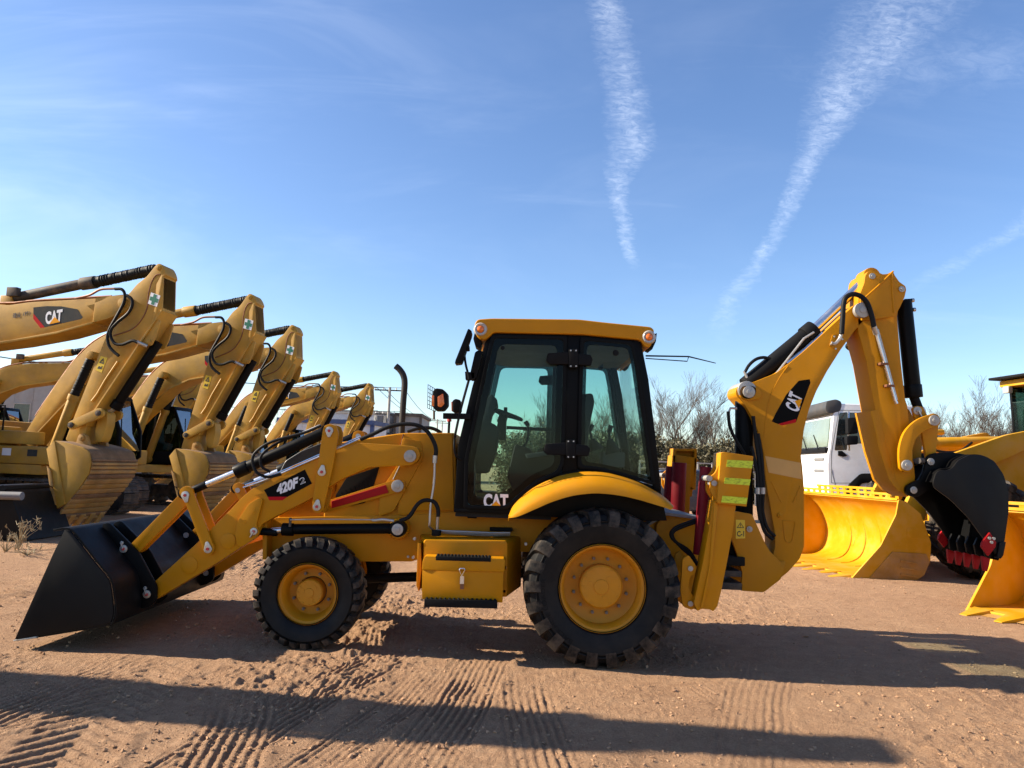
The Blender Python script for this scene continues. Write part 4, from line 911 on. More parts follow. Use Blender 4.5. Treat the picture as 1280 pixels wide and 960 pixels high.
# swing frame
swf = rnd(xz('E', [(362, 438), (440, 452), (500, 585), (524, 625), (560, 660), (590, 700), (572, 752), (495, 812), (388, 805), (396, 725), (372, 640), (345, 560)], 7.22), .02)
swg = None
for y in (7.20, 7.66): swg = G().prism(swf, y, y + .04).build('swing_frame', 'yellow', BL, bevel=.005)
g = G(); g.box(tuple(w3('E', 300, 800, 7.2)), (w3('E', 400, 770, 7.2).x, 7.7, w3('E', 400, 772, 7.2).z)); g.box(tuple(w3('E', 310, 740, 7.2)), (w3('E', 395, 715, 7.2).x, 7.7, w3('E', 400, 716, 7.2).z)); g.build('swing_lug', 'dark_steel', BL, bevel=.004)
g = G(); g.box(tuple(w3('E', 320, 690, 7.15)), (w3('E', 412, 650, 7.15).x, 7.75, w3('E', 412, 652, 7.15).z)); g.box(tuple(w3('E', 340, 640, 7.3)), (w3('E', 395, 540, 7.3).x, 7.6, w3('E', 395, 542, 7.3).z)); g.build('swing_cylinder', 'black_matte', BL, bevel=.01)
sk_ = G().prism(rnd(xz('E', [(368, 478), (410, 480), (411, 564), (368, 566)], 7.2), .004), 7.1965, 7.199).build('warning_sticker', 'yellow_print', BL)
tr = xz('E', [(372, 516), (406, 516), (389, 490)], 7.2); G().ring(tr, inset(tr, .005), 7.1945, 7.196).build('warning_mark', 'dark_print', sk_)
lettering('!', xz('E', [(387, 513), (391, 513), (391, 499), (387, 499)], 7.2), 7.195, 'dark_print', sk_)
lettering('C-1', xz('E', [(373, 556), (406, 556), (406, 530), (373, 530)], 7.2), 7.195, 'dark_print', sk_, bold=.03)
pin(xz('E', [(430, 522)], 7.2)[0], 7.2, .028, BL, 'pin_grey', .014)
# hoses at the rear
for pts_ in (((205, 470), (150, 490), (90, 515), (68, 545), (90, 580), (150, 620), (190, 680)), ((205, 485), (140, 505), (85, 530), (78, 560), (110, 600), (165, 650), (192, 690)), ((225, 440), (215, 540), (205, 640), (195, 690)), ((245, 400), (225, 480), (210, 600))):
    hose([w3('E', *p, 6.75) for p in pts_], .014, 'hose', 'hose', BL)

# ---- digging boom
BO0, BO1 = 7.30, 7.60
boom = xzm(BO0, 'F', (126, 545), (132, 525), (155, 514), (205, 502), (285, 470), (338, 432), (400, 380), (500, 288), (560, 232), (602, 196), (632, 186), (658, 198), (664, 222), (645, 254), (600, 302), (545, 378), (492, 462), (450, 540), (420, 615), (400, 695), (388, 800),
           'E', (676, 240), (683, 330), (684, 600), (664, 658), (612, 718), (572, 750), (545, 757), (518, 742), (508, 716), (518, 684), (540, 645), (550, 600), (548, 540), (530, 430), (512, 330), (500, 250), (497, 180), 'F', (228, 735), (198, 655), (170, 605), (142, 572), (130, 560))
bo = G().prism(rnd(boom, .02, 3), BO0, BO1).build('boom', 'yellow', BL, bevel=.006)
G().prism(xz('F', [(244, 800), (388, 828), (391, 893), (258, 866)], BO0), BO0 - .0022, BO0 - .0008).build('faded_patch', 'faded_paint', bo, label='faded pale band on the yellow boom')
# raised inner face of the boom's web, a doubler, knuckle plate
G().prism(rnd(xz('F', [(150, 520), (190, 518), (222, 535), (230, 555), (215, 574), (170, 578), (142, 565), (138, 540)], BO0), .02), BO0 - .02, BO0 + .01).build('pin_plate', 'yellow', bo, bevel=.004)
G().prism(rnd(xz('E', [(505, 715), (520, 690), (560, 670), (598, 668), (590, 700), (570, 745), (540, 756), (515, 742)], BO0), .02), BO0 - .016, BO0 + .01).build('pin_plate', 'yellow', bo, bevel=.004)
tri = xz('E', [(582, 480), (645, 484), (628, 580), (610, 590), (594, 575)], BO0); G().ring(rnd(tri, .02), rnd(inset(tri, .006), .02), BO0 - .006, BO0 + .002).build('stiffener_outline', 'yellow', bo, bevel=.002)
G().tube([w3('E', *p, BO0) for p in ((532, 302), (578, 398))], .006, 6).build('weld_bead', 'yellow', bo); G().tube([w3('E', *p, BO0) for p in ((665, 325), (632, 400))], .006, 6).build('weld_bead', 'yellow', bo)
G().tube(spline([w3('F', *p, BO0) for p in ((335, 440), (300, 490), (265, 560), (248, 640), (240, 720))], 5), .006, 6).build('weld_bead', 'yellow', bo)
pin(xz('F', [(176, 545)], BO0)[0], BO0 - .02, .058, BL, 'pin_grey', .02); pin(xz('E', [(553, 718)], BO0)[0], BO0 - .016, .034, BL, 'pin_grey', .012)
pin(xz('E', [(570, 458)], BO0)[0], BO0, .024, BL, 'yellow', .02)
pin(xz('F', [(634, 216)], 7.22)[0], 7.27, .075, BL, 'pin_grey', .06)
pl_ = G().prism(rnd(xz('X', [(0, 525), (40, 520), (78, 560), (40, 630), (-20, 600)], BO0), .01), BO0 - .008, BO0 + .002).build('hose_plate', 'yellow', bo, bevel=.002)
for p_ in ((12, 538), (66, 556), (22, 620), (-10, 590)):
    q = w3('X', *p_, BO0); G().cyl((q.x, BO0 - .008, q.z), (q.x, BO0 - .014, q.z), .009, n=8).build('bolt', 'zinc', bo)
# boom decal
bd = rnd(xz('Y', [(345, 517), (372, 462), (440, 340), (525, 245), (598, 235), (603, 258), (506, 522), (412, 543)], BO0), .006)
dc = G().prism(bd, BO0 - .003, BO0 - .001).build('decal', 'decal_black', BL)
G().prism(xz('Y', [(388, 533), (508, 500), (504, 524), (412, 544)], BO0), BO0 - .0045, BO0 - .0025).build('stripe', 'decal_red', dc)
lettering('CAT', xz('Y', [(523, 462), (551, 352), (465, 310), (430, 420)], BO0), BO0 - .005, 'white_print', dc, bold=.045)
G().prism(xz('Y', [(526, 432), (546, 366), (496, 380)], BO0), BO0 - .0065, BO0 - .0055).build('lettering', 'logo_yellow', dc)
# boom cylinder (upright, black), dipper cylinder on top of boom
a_, b_ = w3('F', 160, 560, 7.45), w3('E', 405, 470, 7.45)
cy_ = G().cyl(a_ + Vector((0, 0, -.05)), b_, .085, n=24).build('boom_cylinder', 'black', BL, bevel=.006)
G().cyl((a_.x - .02, 7.28, a_.z + .04), (a_.x - .02, 7.62, a_.z + .04), .09, n=20).build('rod_eye', 'pin_grey', cy_, bevel=.006)
G().cyl(b_, w3('E', 420, 560, 7.45), .045, n=16).build('piston_rod', 'chrome', cy_)
a_, b_, c_ = w3('F', 165, 520, 7.45), w3('F', 435, 298, 7.45), w3('F', 655, 88, 7.45)
cy_ = G().cyl(a_, b_, .085, n=24); cy_.cyl(b_ - (b_ - a_).normalized() * .10, b_ + (b_ - a_).normalized() * .02, .100, n=24); cy_ = cy_.build('dipper_cylinder', 'black_matte', BL, bevel=.005)
G().cyl(b_, c_, .045, n=20).build('piston_rod', 'chrome', cy_)
G().cyl((c_.x, 7.36, c_.z), (c_.x, 7.54, c_.z), .085, n=20).build('rod_eye', 'yellow', cy_, bevel=.005)
G().tube([w3('F', *p, 7.33) for p in ((290, 470), (400, 330), (440, 305))], .011, 8).build('steel_pipe', 'zinc', cy_)
G().tube([w3('F', *p, 7.34) for p in ((330, 430), (400, 378), (475, 310))], .020, 8).build('steel_pipe', 'chrome', cy_)
# ---- dipper
DI0, DI1 = 7.27, 7.63
dip = xzm(DI0, 'X', (188, 250), (215, 180), (222, 130), (240, 104), (268, 95), (298, 104), (340, 122), (375, 118), (406, 100), (420, 130), (450, 172), (490, 200), (496, 225), (485, 275), (455, 340), (445, 400), (470, 700), (500, 960),
          'T', (562, 100), (572, 200), (600, 445), (590, 520), (560, 545), (545, 530), (515, 505), (455, 375), (416, 170), 'X', (240, 700), (188, 510), (180, 430))
di = G().prism(rnd(dip, .012, 3), DI0 + .03, DI1 - .03).build('dipper_stick', 'yellow', BL, bevel=.006)
wing = xzm(DI0, 'X', (188, 250), (215, 180), (222, 130), (240, 104), (268, 95), (298, 104), (340, 122), (375, 118), (406, 100), (420, 130), (450, 172), (490, 200), (496, 225), (485, 275), (455, 340), (420, 400), (300, 420), (200, 430))
for y in (DI0, DI1 - .03): G().prism(rnd(wing, .012, 3), y, y + .029).build('side_plate', 'yellow', di, bevel=.004)
G().tube([w3('X', *p, DI0) for p in ((408, 102), (300, 205), (222, 275))], .010, 6).build('weld_rib', 'yellow', di); G().tube([w3('X', *p, DI0) for p in ((398, 115), (404, 250), (415, 380))], .012, 6).build('weld_rib', 'yellow', di)
for p_ in ((267, 135), (463, 222)): pin(xz('X', [p_], DI0)[0], DI0, .030, BL, 'pin_grey', .012)
for k_ in range(3):
    wp_ = xz('T', [(380 + k_ * 13, 128 - k_), (398 + k_ * 12, 128 - k_), (440 + k_ * 11, 320), (486 + k_ * 10, 460), (524 + k_ * 6, 520), (512 + k_ * 4, 512), (470 + k_ * 10, 462), (424 + k_ * 10, 322)], DI0)
    G().prism(wp_, DI0 + .012 + .006 * k_, DI1 - .01).build('wear_plate', 'yellow', di, bevel=.003)
# near chrome pipes and hose on the dipper
G().tube([w3('X', *p, DI0 - .02) for p in ((290, 490), (345, 690), (420, 960), (432, 985))], .016, 10).build('steel_pipe', 'chrome', BL)
G().tube([w3('X', *p, DI0 - .02) for p in ((303, 490), (358, 690), (430, 960))], .012, 10).build('steel_pipe', 'zinc', BL)
for p_ in ((345, 722), (385, 868)):
    q = w3('X', *p_, DI0); G().box((q.x - .05, DI0 - .04, q.z - .012), (q.x + .03, DI0 + .035, q.z + .012)).build('pipe_clip', 'copper', BL, bevel=.003)
hose([w3('X', *p, 7.2) for p in ((64, 520), (72, 400), (78, 320), (95, 275), (140, 255), (190, 268), (235, 315), (265, 400), (280, 475))], .024, 'hose', 'hose', BL, n=12)
G().cyl(w3('X', 278, 470, 7.2), w3('X', 296, 520, 7.22), .026, n=12).build('hose_fitting', 'zinc', BL)
G().tube(spline([w3('X', *p, 7.22) for p in ((66, 505), (52, 550), (20, 585), (-5, 580))], 5), .016, 8).build('hose_fitting', 'zinc', BL)
hose([w3('X', *p, 7.7) for p in ((160, 632), (120, 622), (100, 600), (130, 575))], .018, 'hose', 'hose', BL)
hose([w3('Y', *p, 7.4) for p in ((165, 190), (195, 140), (240, 102), (290, 90), (338, 100))], .016, 'hose', 'hose', BL)
G().cyl(w3('Y', 162, 180, 7.4), w3('Y', 186, 240, 7.4), .014, n=10).build('hose_fitting', 'zinc', BL)
hose([w3('Y', *p, 7.3) for p in ((55, 450), (62, 530), (85, 600), (130, 680), (165, 740), (175, 820))], .016, 'hose', 'hose', BL)
G().tube([w3('Y', *p, 7.3) for p in ((112, 430), (70, 428), (56, 460))], .012, 8).build('hose_fitting', 'zinc', BL)
for k_, pts_ in enumerate((((455, 60), (470, 160), (480, 300), (480, 440), (500, 530), (540, 570)), ((470, 80), (485, 180), (495, 320), (492, 440), (515, 520), (548, 555)), ((440, 140), (465, 260), (470, 400), (480, 480)), ((448, 0), (462, 120), (478, 240), (488, 360)))):
    hose([w3('E', *p, 7.24) for p in pts_], .017, 'hose', 'hose', BL)
for p_ in ((468, 345), (492, 345)):
    q = w3('E', *p_, 7.22); G().cyl(q + Vector((0, 0, -.03)), q + Vector((0, 0, .03)), .024, n=10).build('hose_fitting', 'zinc', BL)
# bucket cylinder behind the dipper
a_, b_, c_ = w3('X', 478, 300, 7.45), w3('F', 838, 560, 7.45), w3('F', 862, 622, 7.45)
cy_ = G().cyl(a_, b_, .075, n=22); cy_.cyl(b_ - (b_ - a_).normalized() * .11, b_ + (b_ - a_).normalized() * .015, .085, n=22); cy_ = cy_.build('bucket_cylinder', 'black', BL, bevel=.005)
G().cyl(b_, c_, .045, n=18).build('piston_rod', 'black_matte', cy_)
for p_ in ((485, 298), (495, 360)):
    q = w3('X', *p_, 7.42); r2 = w3('X', p_[0] + 45, p_[1] - 2, 7.42); G().cyl(q, r2, .018, n=12).build('hose_fitting', 'black_matte', cy_); G().cyl(r2, r2 + (r2 - q) * .35, .020, n=12).build('port_cap', 'zinc', cy_)
hose([w3('X', *p, 7.40) for p in ((510, 370), (525, 520), (560, 720), (583, 860), (580, 890), (560, 905))], .010, 'steel_pipe', 'black_matte', cy_)
# links
ban = [w3('T', *p, 7.2) for p in ((680, 175), (640, 188), (600, 212), (566, 252), (549, 305), (546, 350), (549, 390))]
bc = spline(ban, 4); Lp, Rp = [], []
for i, p in enumerate(bc):
    t_ = (bc[min(i + 1, len(bc) - 1)] - bc[max(i - 1, 0)]).normalized(); nv = Vector((-t_.z, 0, t_.x)); w_ = .062
    Lp.append((p.x + nv.x * w_, p.z + nv.z * w_)); Rp.append((p.x - nv.x * w_, p.z - nv.z * w_))
e0, e1 = bc[0], bc[-1]
a0_ = math.atan2(Rp[0][1] - e0.z, Rp[0][0] - e0.x); cap0 = [(e0.x + .068 * math.cos(a0_ + math.pi * j / 8), e0.z + .068 * math.sin(a0_ + math.pi * j / 8)) for j in range(1, 8)]
a1_ = math.atan2(Lp[-1][1] - e1.z, Lp[-1][0] - e1.x); cap1 = [(e1.x + .068 * math.cos(a1_ + math.pi * j / 8), e1.z + .068 * math.sin(a1_ + math.pi * j / 8)) for j in range(1, 8)]
def chk(c, ref, e):  # caps must bulge away from the link
    mpt = c[3]; return c if (Vector(mpt) - Vector((ref.x, ref.z))).length > .06 + 0 * e else c
def away(e, ref, a):
    mids = [(e.x + .068 * math.cos(a + sg * math.pi / 2), e.z + .068 * math.sin(a + sg * math.pi / 2)) for sg in (1, -1)]
    return 1 if (Vector(mids[0]) - Vector((ref.x, ref.z))).length > (Vector(mids[1]) - Vector((ref.x, ref.z))).length else -1
s0 = away(e0, bc[2], a0_); s1 = away(e1, bc[-3], a1_)
cap0 = [(e0.x + .068 * math.cos(a0_ + s0 * math.pi * j / 8), e0.z + .068 * math.sin(a0_ + s0 * math.pi * j / 8)) for j in range(1, 8)]
cap1 = [(e1.x + .068 * math.cos(a1_ + s1 * math.pi * j / 8), e1.z + .068 * math.sin(a1_ + s1 * math.pi * j / 8)) for j in range(1, 8)]
banp = Lp + cap1 + Rp[::-1] + cap0
for y in (7.20, 7.66): G().prism(banp, y, y + .04).build('guide_link', 'yellow', BL, bevel=.005)
for p_ in ((680, 175), (549, 390)): pin(xz('T', [p_], 7.2)[0], 7.2, .05, BL, 'pin_grey', .02)
hl_ = rnd(xz('T', [(580, 115), (600, 104), (628, 110), (650, 150), (705, 190), (692, 330), (690, 385), (655, 395), (645, 350), (622, 220), (590, 160)], 7.3), .015)
for y in (7.30, 7.56): G().prism(hl_, y, y + .04).build('bucket_link', 'yellow', BL, bevel=.004)
cc = xz('T', [(606, 128)], 7.28)[0]; pn = pin(cc, 7.30, .04, BL, 'pin_grey', .014); q2 = xz('T', [(622, 160)], 7.28)[0]
G().beam((cc[0], 7.29, cc[1]), (q2[0], 7.29, q2[1]), .012, .05, up=(0, 1, 0)).build('pin_clip', 'zinc', pn)
G().cyl(w3('T', 605, 368, 7.2), w3('T', 668, 374, 7.45), .03, n=12).build('pin_shaft', 'dark_steel', BL)
# ---- digging bucket
paint('black_digger', (.0035, .0036, .004), .7, .01, spec=.06)
DB0, DB1 = 7.12, 7.78
spb = rnd(xz('R', [(238, 290), (232, 262), (246, 215), (272, 197), (312, 200), (335, 186), (362, 148), (420, 120), (490, 120), (552, 152), (600, 222), (626, 312), (626, 420), (606, 560), (596, 620), (560, 640), (500, 560), (420, 450), (330, 358)], DB0), .03)
db = G().shell([(p.x, p.y) for p in spline([(p[0], p[1], 0) for p in xz('R', [(232, 262), (268, 198), (335, 186), (362, 148), (420, 120), (490, 120), (552, 152), (600, 222), (626, 312), (626, 420), (606, 560), (590, 648), (580, 672)], DB0)], 4)], -.02, DB0 + .01, DB1 - .01).build('digging_bucket', 'black_digger', BL, bevel=.002)
for y in (DB0 - .012, DB1 - .012): G().prism(spb, y, y + .024).build('side_plate', 'black_bucket', db, bevel=.004)
G().prism(rnd(xz('R', [(560, 655), (572, 575), (605, 572), (592, 640), (578, 660)], DB0), .004), DB0 - .03, DB0 + .02).build('corner_shroud', 'black_bucket', db, bevel=.004)
earp = rnd(xz('R', [(92, 302), (100, 280), (130, 262), (165, 248), (188, 205), (200, 140), (222, 116), (262, 108), (340, 106), (430, 122), (360, 160), (300, 205), (262, 225), (250, 262), (225, 292), (165, 335), (125, 338), (98, 325)], 7.25), .02)
for y in (7.25, 7.61): G().prism(earp, y, y + .04).build('ear', 'black', db, bevel=.006)
for p_ in ((222, 155), (132, 303)): pin(xz('R', [p_], 7.25)[0], 7.25, .034, db, 'pin_grey', .012)
for p_ in ((222, 155), (132, 303)):
    q = xz('R', [p_], 7.25)[0]; G().cyl((q[0], 7.26, q[1]), (q[0], 7.64, q[1]), .03, n=14).build('pin_shaft', 'dark_steel', db)
lip0 = xz('R', [(560, 668)], DB0)[0]
for i in range(5):
    y = DB0 + .05 + i * (DB1 - DB0 - .10) / 4
    sh = xz('R', [(530, 560), (556, 570), (560, 650), (545, 664), (522, 650), (512, 600)], DB0); th_ = xz('R', [(506, 650), (546, 664), (538, 704), (530, 731), (514, 728), (508, 690)], DB0)
    sk2 = G().prism(rnd(sh, .006), y - .014, y + .014).build('tooth_shank', 'black_bucket', db, bevel=.004)
    ctr = Vector((sum(p[0] for p in th_) / 6, sum(p[1] for p in th_) / 6))
    G().prism(rnd(th_, .006), y - .018, y + .018).build('tooth', 'red', db, bevel=.01)
for pts_, y in ((((520, 522), (553, 575), (548, 600), (512, 646), (476, 598), (480, 575)), DB0 - .035), (((520, 522), (553, 575), (548, 600), (512, 646), (476, 598), (480, 575)), DB1 + .012)):
    sc_ = G().prism(rnd(xz('R', pts_, DB0), .006), y, y + .024).build('side_cutter', 'red', db, bevel=.004)
    if y < 7.4:
        for p_ in ((515, 552), (537, 554), (526, 573)):
            q = w3('R', *p_, DB0); G().cyl((q.x, y, q.z), (q.x, y - .012, q.z), .014, n=10).build('bolt', 'zinc', sc_)
ORG = Vector((0, 0, 0))

# ================================================================== tracked excavators (right side seen, facing +X)
EY = 17.7
piv2 = w3('p', 281, 412, 17.45); piv1 = w3('p', 157.5, 385.8, 14.75)
foot = w3('p', 12, 548, 17.45)
EX = foot.x - 0.15
ORG = Vector((EX, EY, 0))
def s1(k, pts, Y=14.79, dy=0):
    return [(p[0] - piv1.x + piv2.x, p[1] - piv1.z + piv2.z) for p in xz(k, pts, Y)]
def v1(k, x, y, Y, yy): p = s1(k, [(x, y)], Y)[0]; return Vector((p[0], yy, p[1]))
EG = 'excavators parked in a row'
XV = thing('excavator', 'tan crawler excavator', 'excavator', ORG, group=EG)
bmz = [(289, 411), (286, 405), (280, 403.5), (262, 405), (218, 406), (170, 407), (140, 410), (122, 414), (108, 421), (96, 429), (77, 446), (56, 470), (37, 496), (18, 524), (4, 545), (6, 555), (16, 556), (27, 541), (65, 505), (90, 484), (116, 463), (150, 450), (205, 442), (250, 431), (280, 422), (288, 417)]
bmp = xz('p', bmz, 17.45)
bm_ = G().prism(rnd(bmp, .08, 3), EY - .25, EY + .25).build('boom', 'tan', XV, bevel=.012)
tip = xz('p', [(289, 411), (286, 404.6), (280, 402.8), (262, 404.2), (249, 405.5), (246, 431.8), (262, 428.5), (280, 422.6), (288, 417)], 17.45)
G().prism(rnd(tip, .03, 3), EY - .30, EY + .30).build('boom_end', 'tan', bm_, bevel=.02)
flo = xz('p', [(116, 461.5), (150, 448.5), (205, 440.5), (247, 431), (247, 433.2), (205, 443), (150, 451), (116, 464), (65, 506), (27, 542), (27, 539.5), (65, 503)], 17.45)
G().prism(flo, EY - .32, EY + .32).build('lower_flange', 'tan', bm_, bevel=.004)
G().tube(spline([Vector((p[0], EY - .16, p[1] + .05)) for p in xz('p', [(262, 405), (218, 406), (170, 407), (140, 410), (108, 420), (77, 444), (37, 494), (18, 520)], 17.45)], 4), .022, 8).build('pipe', 'copper', XV)
G().tube(spline([Vector((p[0], EY - .06, p[1] + .05)) for p in xz('p', [(255, 405), (218, 406), (170, 407), (140, 410), (108, 420), (77, 444), (37, 494), (18, 520)], 17.45)], 4), .022, 8).build('pipe', 'copper', XV)
pin((piv2.x, piv2.z), EY - .30, .10, XV, 'tan', .03)
# decal on boom side
yd = EY - .252
dpl = s1('M', [(248, 535), (400, 526), (560, 533), (740, 568), (800, 650), (780, 668), (375, 742), (330, 747), (248, 640)], 14.74)
dc = G().prism(dpl, yd - .004, yd - .001).build('decal', 'decal_grey', XV)
G().prism(s1('M', [(248, 598), (248, 652), (330, 748), (378, 742)], 14.74), yd - .006, yd - .003).build('stripe', 'decal_red', dc)
lettering('CAT', s1('M', [(388, 718), (566, 690), (578, 560), (383, 586)], 14.74), yd - .007, 'white_print', dc, bold=.045)
G().prism(s1('M', [(428, 712), (550, 692), (488, 640)], 14.74), yd - .009, yd - .007).build('lettering', 'logo_yellow', dc)
# stick
stk = s1('N', [(610, 98), (640, 110), (662, 150), (672, 188), (655, 200), (650, 455), (285, 960)]) + s1('O', [(365, 255), (320, 330), (300, 440), (250, 440), (176, 416), (232, 278), (350, 0)]) + s1('N', [(190, 640), (240, 560), (320, 420), (345, 340), (380, 315), (440, 250), (520, 195), (580, 125)])
sk = G().prism(rnd(stk, .05, 3), EY - .21, EY + .21).build('stick', 'tan', XV, bevel=.012)
# thickened rear end of the stick and lower side bracket
G().prism(rnd(s1('N', [(672, 188), (655, 200), (650, 455), (590, 560), (560, 560), (590, 430), (600, 260), (640, 190)]), .03), EY - .225, EY + .225).build('end_plate', 'tan', sk, bevel=.01)
for yb_ in (EY - .24, EY + .20): G().prism(rnd(s1('N', [(600, 520), (480, 690), (520, 715), (565, 718), (600, 650), (640, 530)]), .05), yb_, yb_ + .04).build('cylinder_bracket', 'tan', sk, bevel=.008)
fl_ = s1('N', [(650, 452), (285, 957)]) + s1('O', [(365, 252), (322, 325), (330, 332), (373, 258)]) + s1('N', [(296, 964), (660, 460)])
G().prism(fl_, EY - .27, EY + .27).build('lower_flange', 'tan', sk, bevel=.004)
pin(s1('N', [(614, 132)])[0], EY - .21, .055, XV, 'tan', .02); pin(s1('N', [(548, 688)])[0], EY - .24, .05, XV, 'tan', .02)
G().tube(spline([Vector((p[0], EY - .215, p[1])) for p in s1('N', [(630, 185), (595, 190), (560, 240), (535, 330), (525, 430), (480, 520), (400, 590), (250, 635)])], 5), .012, 6).build('weld_bead', 'copper', sk)
G().tube([v1('N', 290, 830, 14.75, EY - .24), v1('N', 190, 965, 14.75, EY - .24), v1('O', 385, 140, 14.75, EY - .24), v1('O', 350, 180, 14.75, EY - .24)], .022, 8).build('pipe', 'tan', sk)
cs = s1('N', [(560, 318), (635, 345), (607, 428), (535, 402)]); cw = G().prism(cs, EY - .232, EY - .227).build('cross_sticker', 'white_print', XV)
def cq(u0_, v0_, u1_, v1_): return [quadpt([cs[3], cs[2], cs[1], cs[0]], u, v) for u, v in ((u0_, v0_), (u1_, v0_), (u1_, v1_), (u0_, v1_))]
cg = G(); cg.prism(cq(.33, .05, .67, .95), EY - .235, EY - .2325); cg.build('green_cross', 'green_print', cw); G().prism(cq(.05, .33, .95, .67), EY - .2345, EY - .2322).build('green_cross', 'green_print', cw)
ws = s1('N', [(150, 785), (205, 800), (158, 912), (106, 890)]); wk = G().prism(ws, EY - .216, EY - .212).build('warning_sticker', 'yellow_print', XV)
wq = [ws[3], ws[2], ws[1], ws[0]]; tri = [quadpt(wq, *p) for p in ((.15, .55), (.85, .55), (.5, .93))]; G().ring(tri, inset(tri, .02), EY - .219, EY - .2165).build('warning_mark', 'dark_print', wk)
G().prism([quadpt(wq, *p) for p in ((.2, .15), (.8, .2), (.75, .42), (.55, .3), (.3, .35))], EY - .219, EY - .2165).build('warning_mark', 'dark_print', wk)
# hoses at the elbow
for pts_ in (((265, 280), (320, 285), (345, 325), (335, 390), (285, 480), (230, 570), (205, 640), (220, 710), (260, 755), (300, 785)), ((360, 330), (400, 360), (405, 410), (370, 470), (290, 530), (240, 580), (230, 630), (265, 690), (330, 700), (410, 675), (455, 690))):
    hose([v1('N', *p, 14.6, EY - .36) for p in pts_], .03, 'hose', 'hose', XV)
G().cyl(v1('N', 445, 682, 14.6, EY - .36), v1('N', 505, 712, 14.6, EY - .26), .035, n=10).build('hose_fitting', 'zinc', XV)
G().tube(spline([v1('N', *p, 14.7, EY - .3) for p in ((-60, 345), (60, 322), (150, 283), (270, 280))], 4), .024, 8).build('pipe', 'copper', XV)
# stick cylinder with bellows
yv = EY
a_, b_, b2_, c_ = v1('M', -30, 435, 15, yv), v1('M', 790, 306, 15, yv), v1('M', 915, 296, 15, yv), v1('N', 600, 140, 15, yv)
cyl_ = G().cyl(a_, b_, .105, n=20); cyl_.cyl(b_ - (b_ - a_).normalized() * .05, b2_, .13, n=20); sc = cyl_.build('stick_cylinder', 'tan', XV, bevel=.008)
def bellows(p, q, r, n, name, parent):
    P_, R2 = [], []
    for i in range(2 * n + 1): P_.append(p.lerp(q, (i + (random.uniform(-.12, .12) if 0 < i < 2 * n else 0)) / (2 * n))); R2.append(r * random.uniform(.98, 1.06) if i % 2 else r * random.uniform(.86, .92))
    return G().tube(P_, R2, 14).build(name, 'hose', parent, ang=60)
bellows(b2_, c_ - (c_ - b2_).normalized() * .05, .115, 24, 'bellows', sc)
G().box((a_.x - .15, EY - .12, a_.z - .25), (a_.x + .12, EY + .12, a_.z + .05)).build('cylinder_bracket', 'tan', bm_, bevel=.02)
g = G().box((a_.x + .05, EY - .2, a_.z + .02), (a_.x + .28, EY - .08, a_.z + .2)); g.build('valve_block', 'dark_steel', sc, bevel=.01)
# boom cylinders
for s_ in (-1, 1):
    yv = EY + s_ * .42
    q3 = lambda x, y: Vector((w3('P', x, y, 17.25).x, yv, w3('P', x, y, 17.25).z))
    t_, m_, l_ = q3(395, 42), q3(300, 235), q3(172, 545)
    g = G().cyl(m_, l_, .105, n=20); g.cyl(m_, m_ + (l_ - m_).normalized() * .14, .125, n=20); bc_ = g.build('boom_cylinder', 'tan', XV, bevel=.008)
    bellows(t_ + (m_ - t_).normalized() * .10, m_, .105, 14, 'bellows', bc_)
    G().cyl((t_.x, yv - s_ * .18, t_.z), (t_.x, yv + s_ * .09, t_.z), .10, n=18).build('rod_eye', 'tan', bc_, bevel=.01)
    G().cyl((l_.x, yv - .1, l_.z), (l_.x, yv + .1, l_.z), .12, n=18).build('cylinder_foot', 'tan', bc_, bevel=.01)
# bucket cylinder, links
a_, b_, c_ = v1('N', 600, 690, 15, EY), v1('O', 490, 225, 15, EY), v1('O', 420, 258, 15, EY)
g = G().cyl(a_, b_, .095, n=20); g.cyl(b_ - (b_ - a_).normalized() * .16, b_, .115, n=20); bcy = g.build('bucket_cylinder', 'black', XV, bevel=.006)
G().cyl(b_, c_, .05, n=14).build('piston_rod', 'chrome', bcy)
for yl in (EY - .31, EY + .24):
    A_, B_ = Vector(s1('O', [(240, 325)])[0]), Vector(s1('O', [(418, 255)])[0]); d_ = (B_ - A_).normalized(); n_ = Vector((-d_.y, d_.x))
    o1 = [A_ + (d_ * -math.sin(t) + n_ * math.cos(t)) * .085 for t in [i * math.pi / 6 for i in range(7)]]; o2 = [B_ + (d_ * math.sin(t) - n_ * math.cos(t)) * .10 for t in [i * math.pi / 6 for i in range(7)]]
    lk_ = G().prism([tuple(p) for p in o1 + o2], yl, yl + .07).build('side_link', 'tan', XV, bevel=.01)
    if yl < EY:
        for p_ in (A_, B_): pin(p_, yl, .055, lk_, 'dark_steel', .035)
hl_ = rnd(s1('O', [(395, 248), (430, 232), (455, 256), (450, 320), (425, 400), (405, 432), (378, 420), (372, 360), (385, 300)], 14.9), .05)
G().prism(hl_, EY - .13, EY + .13).build('bucket_link', 'tan', XV, bevel=.02)
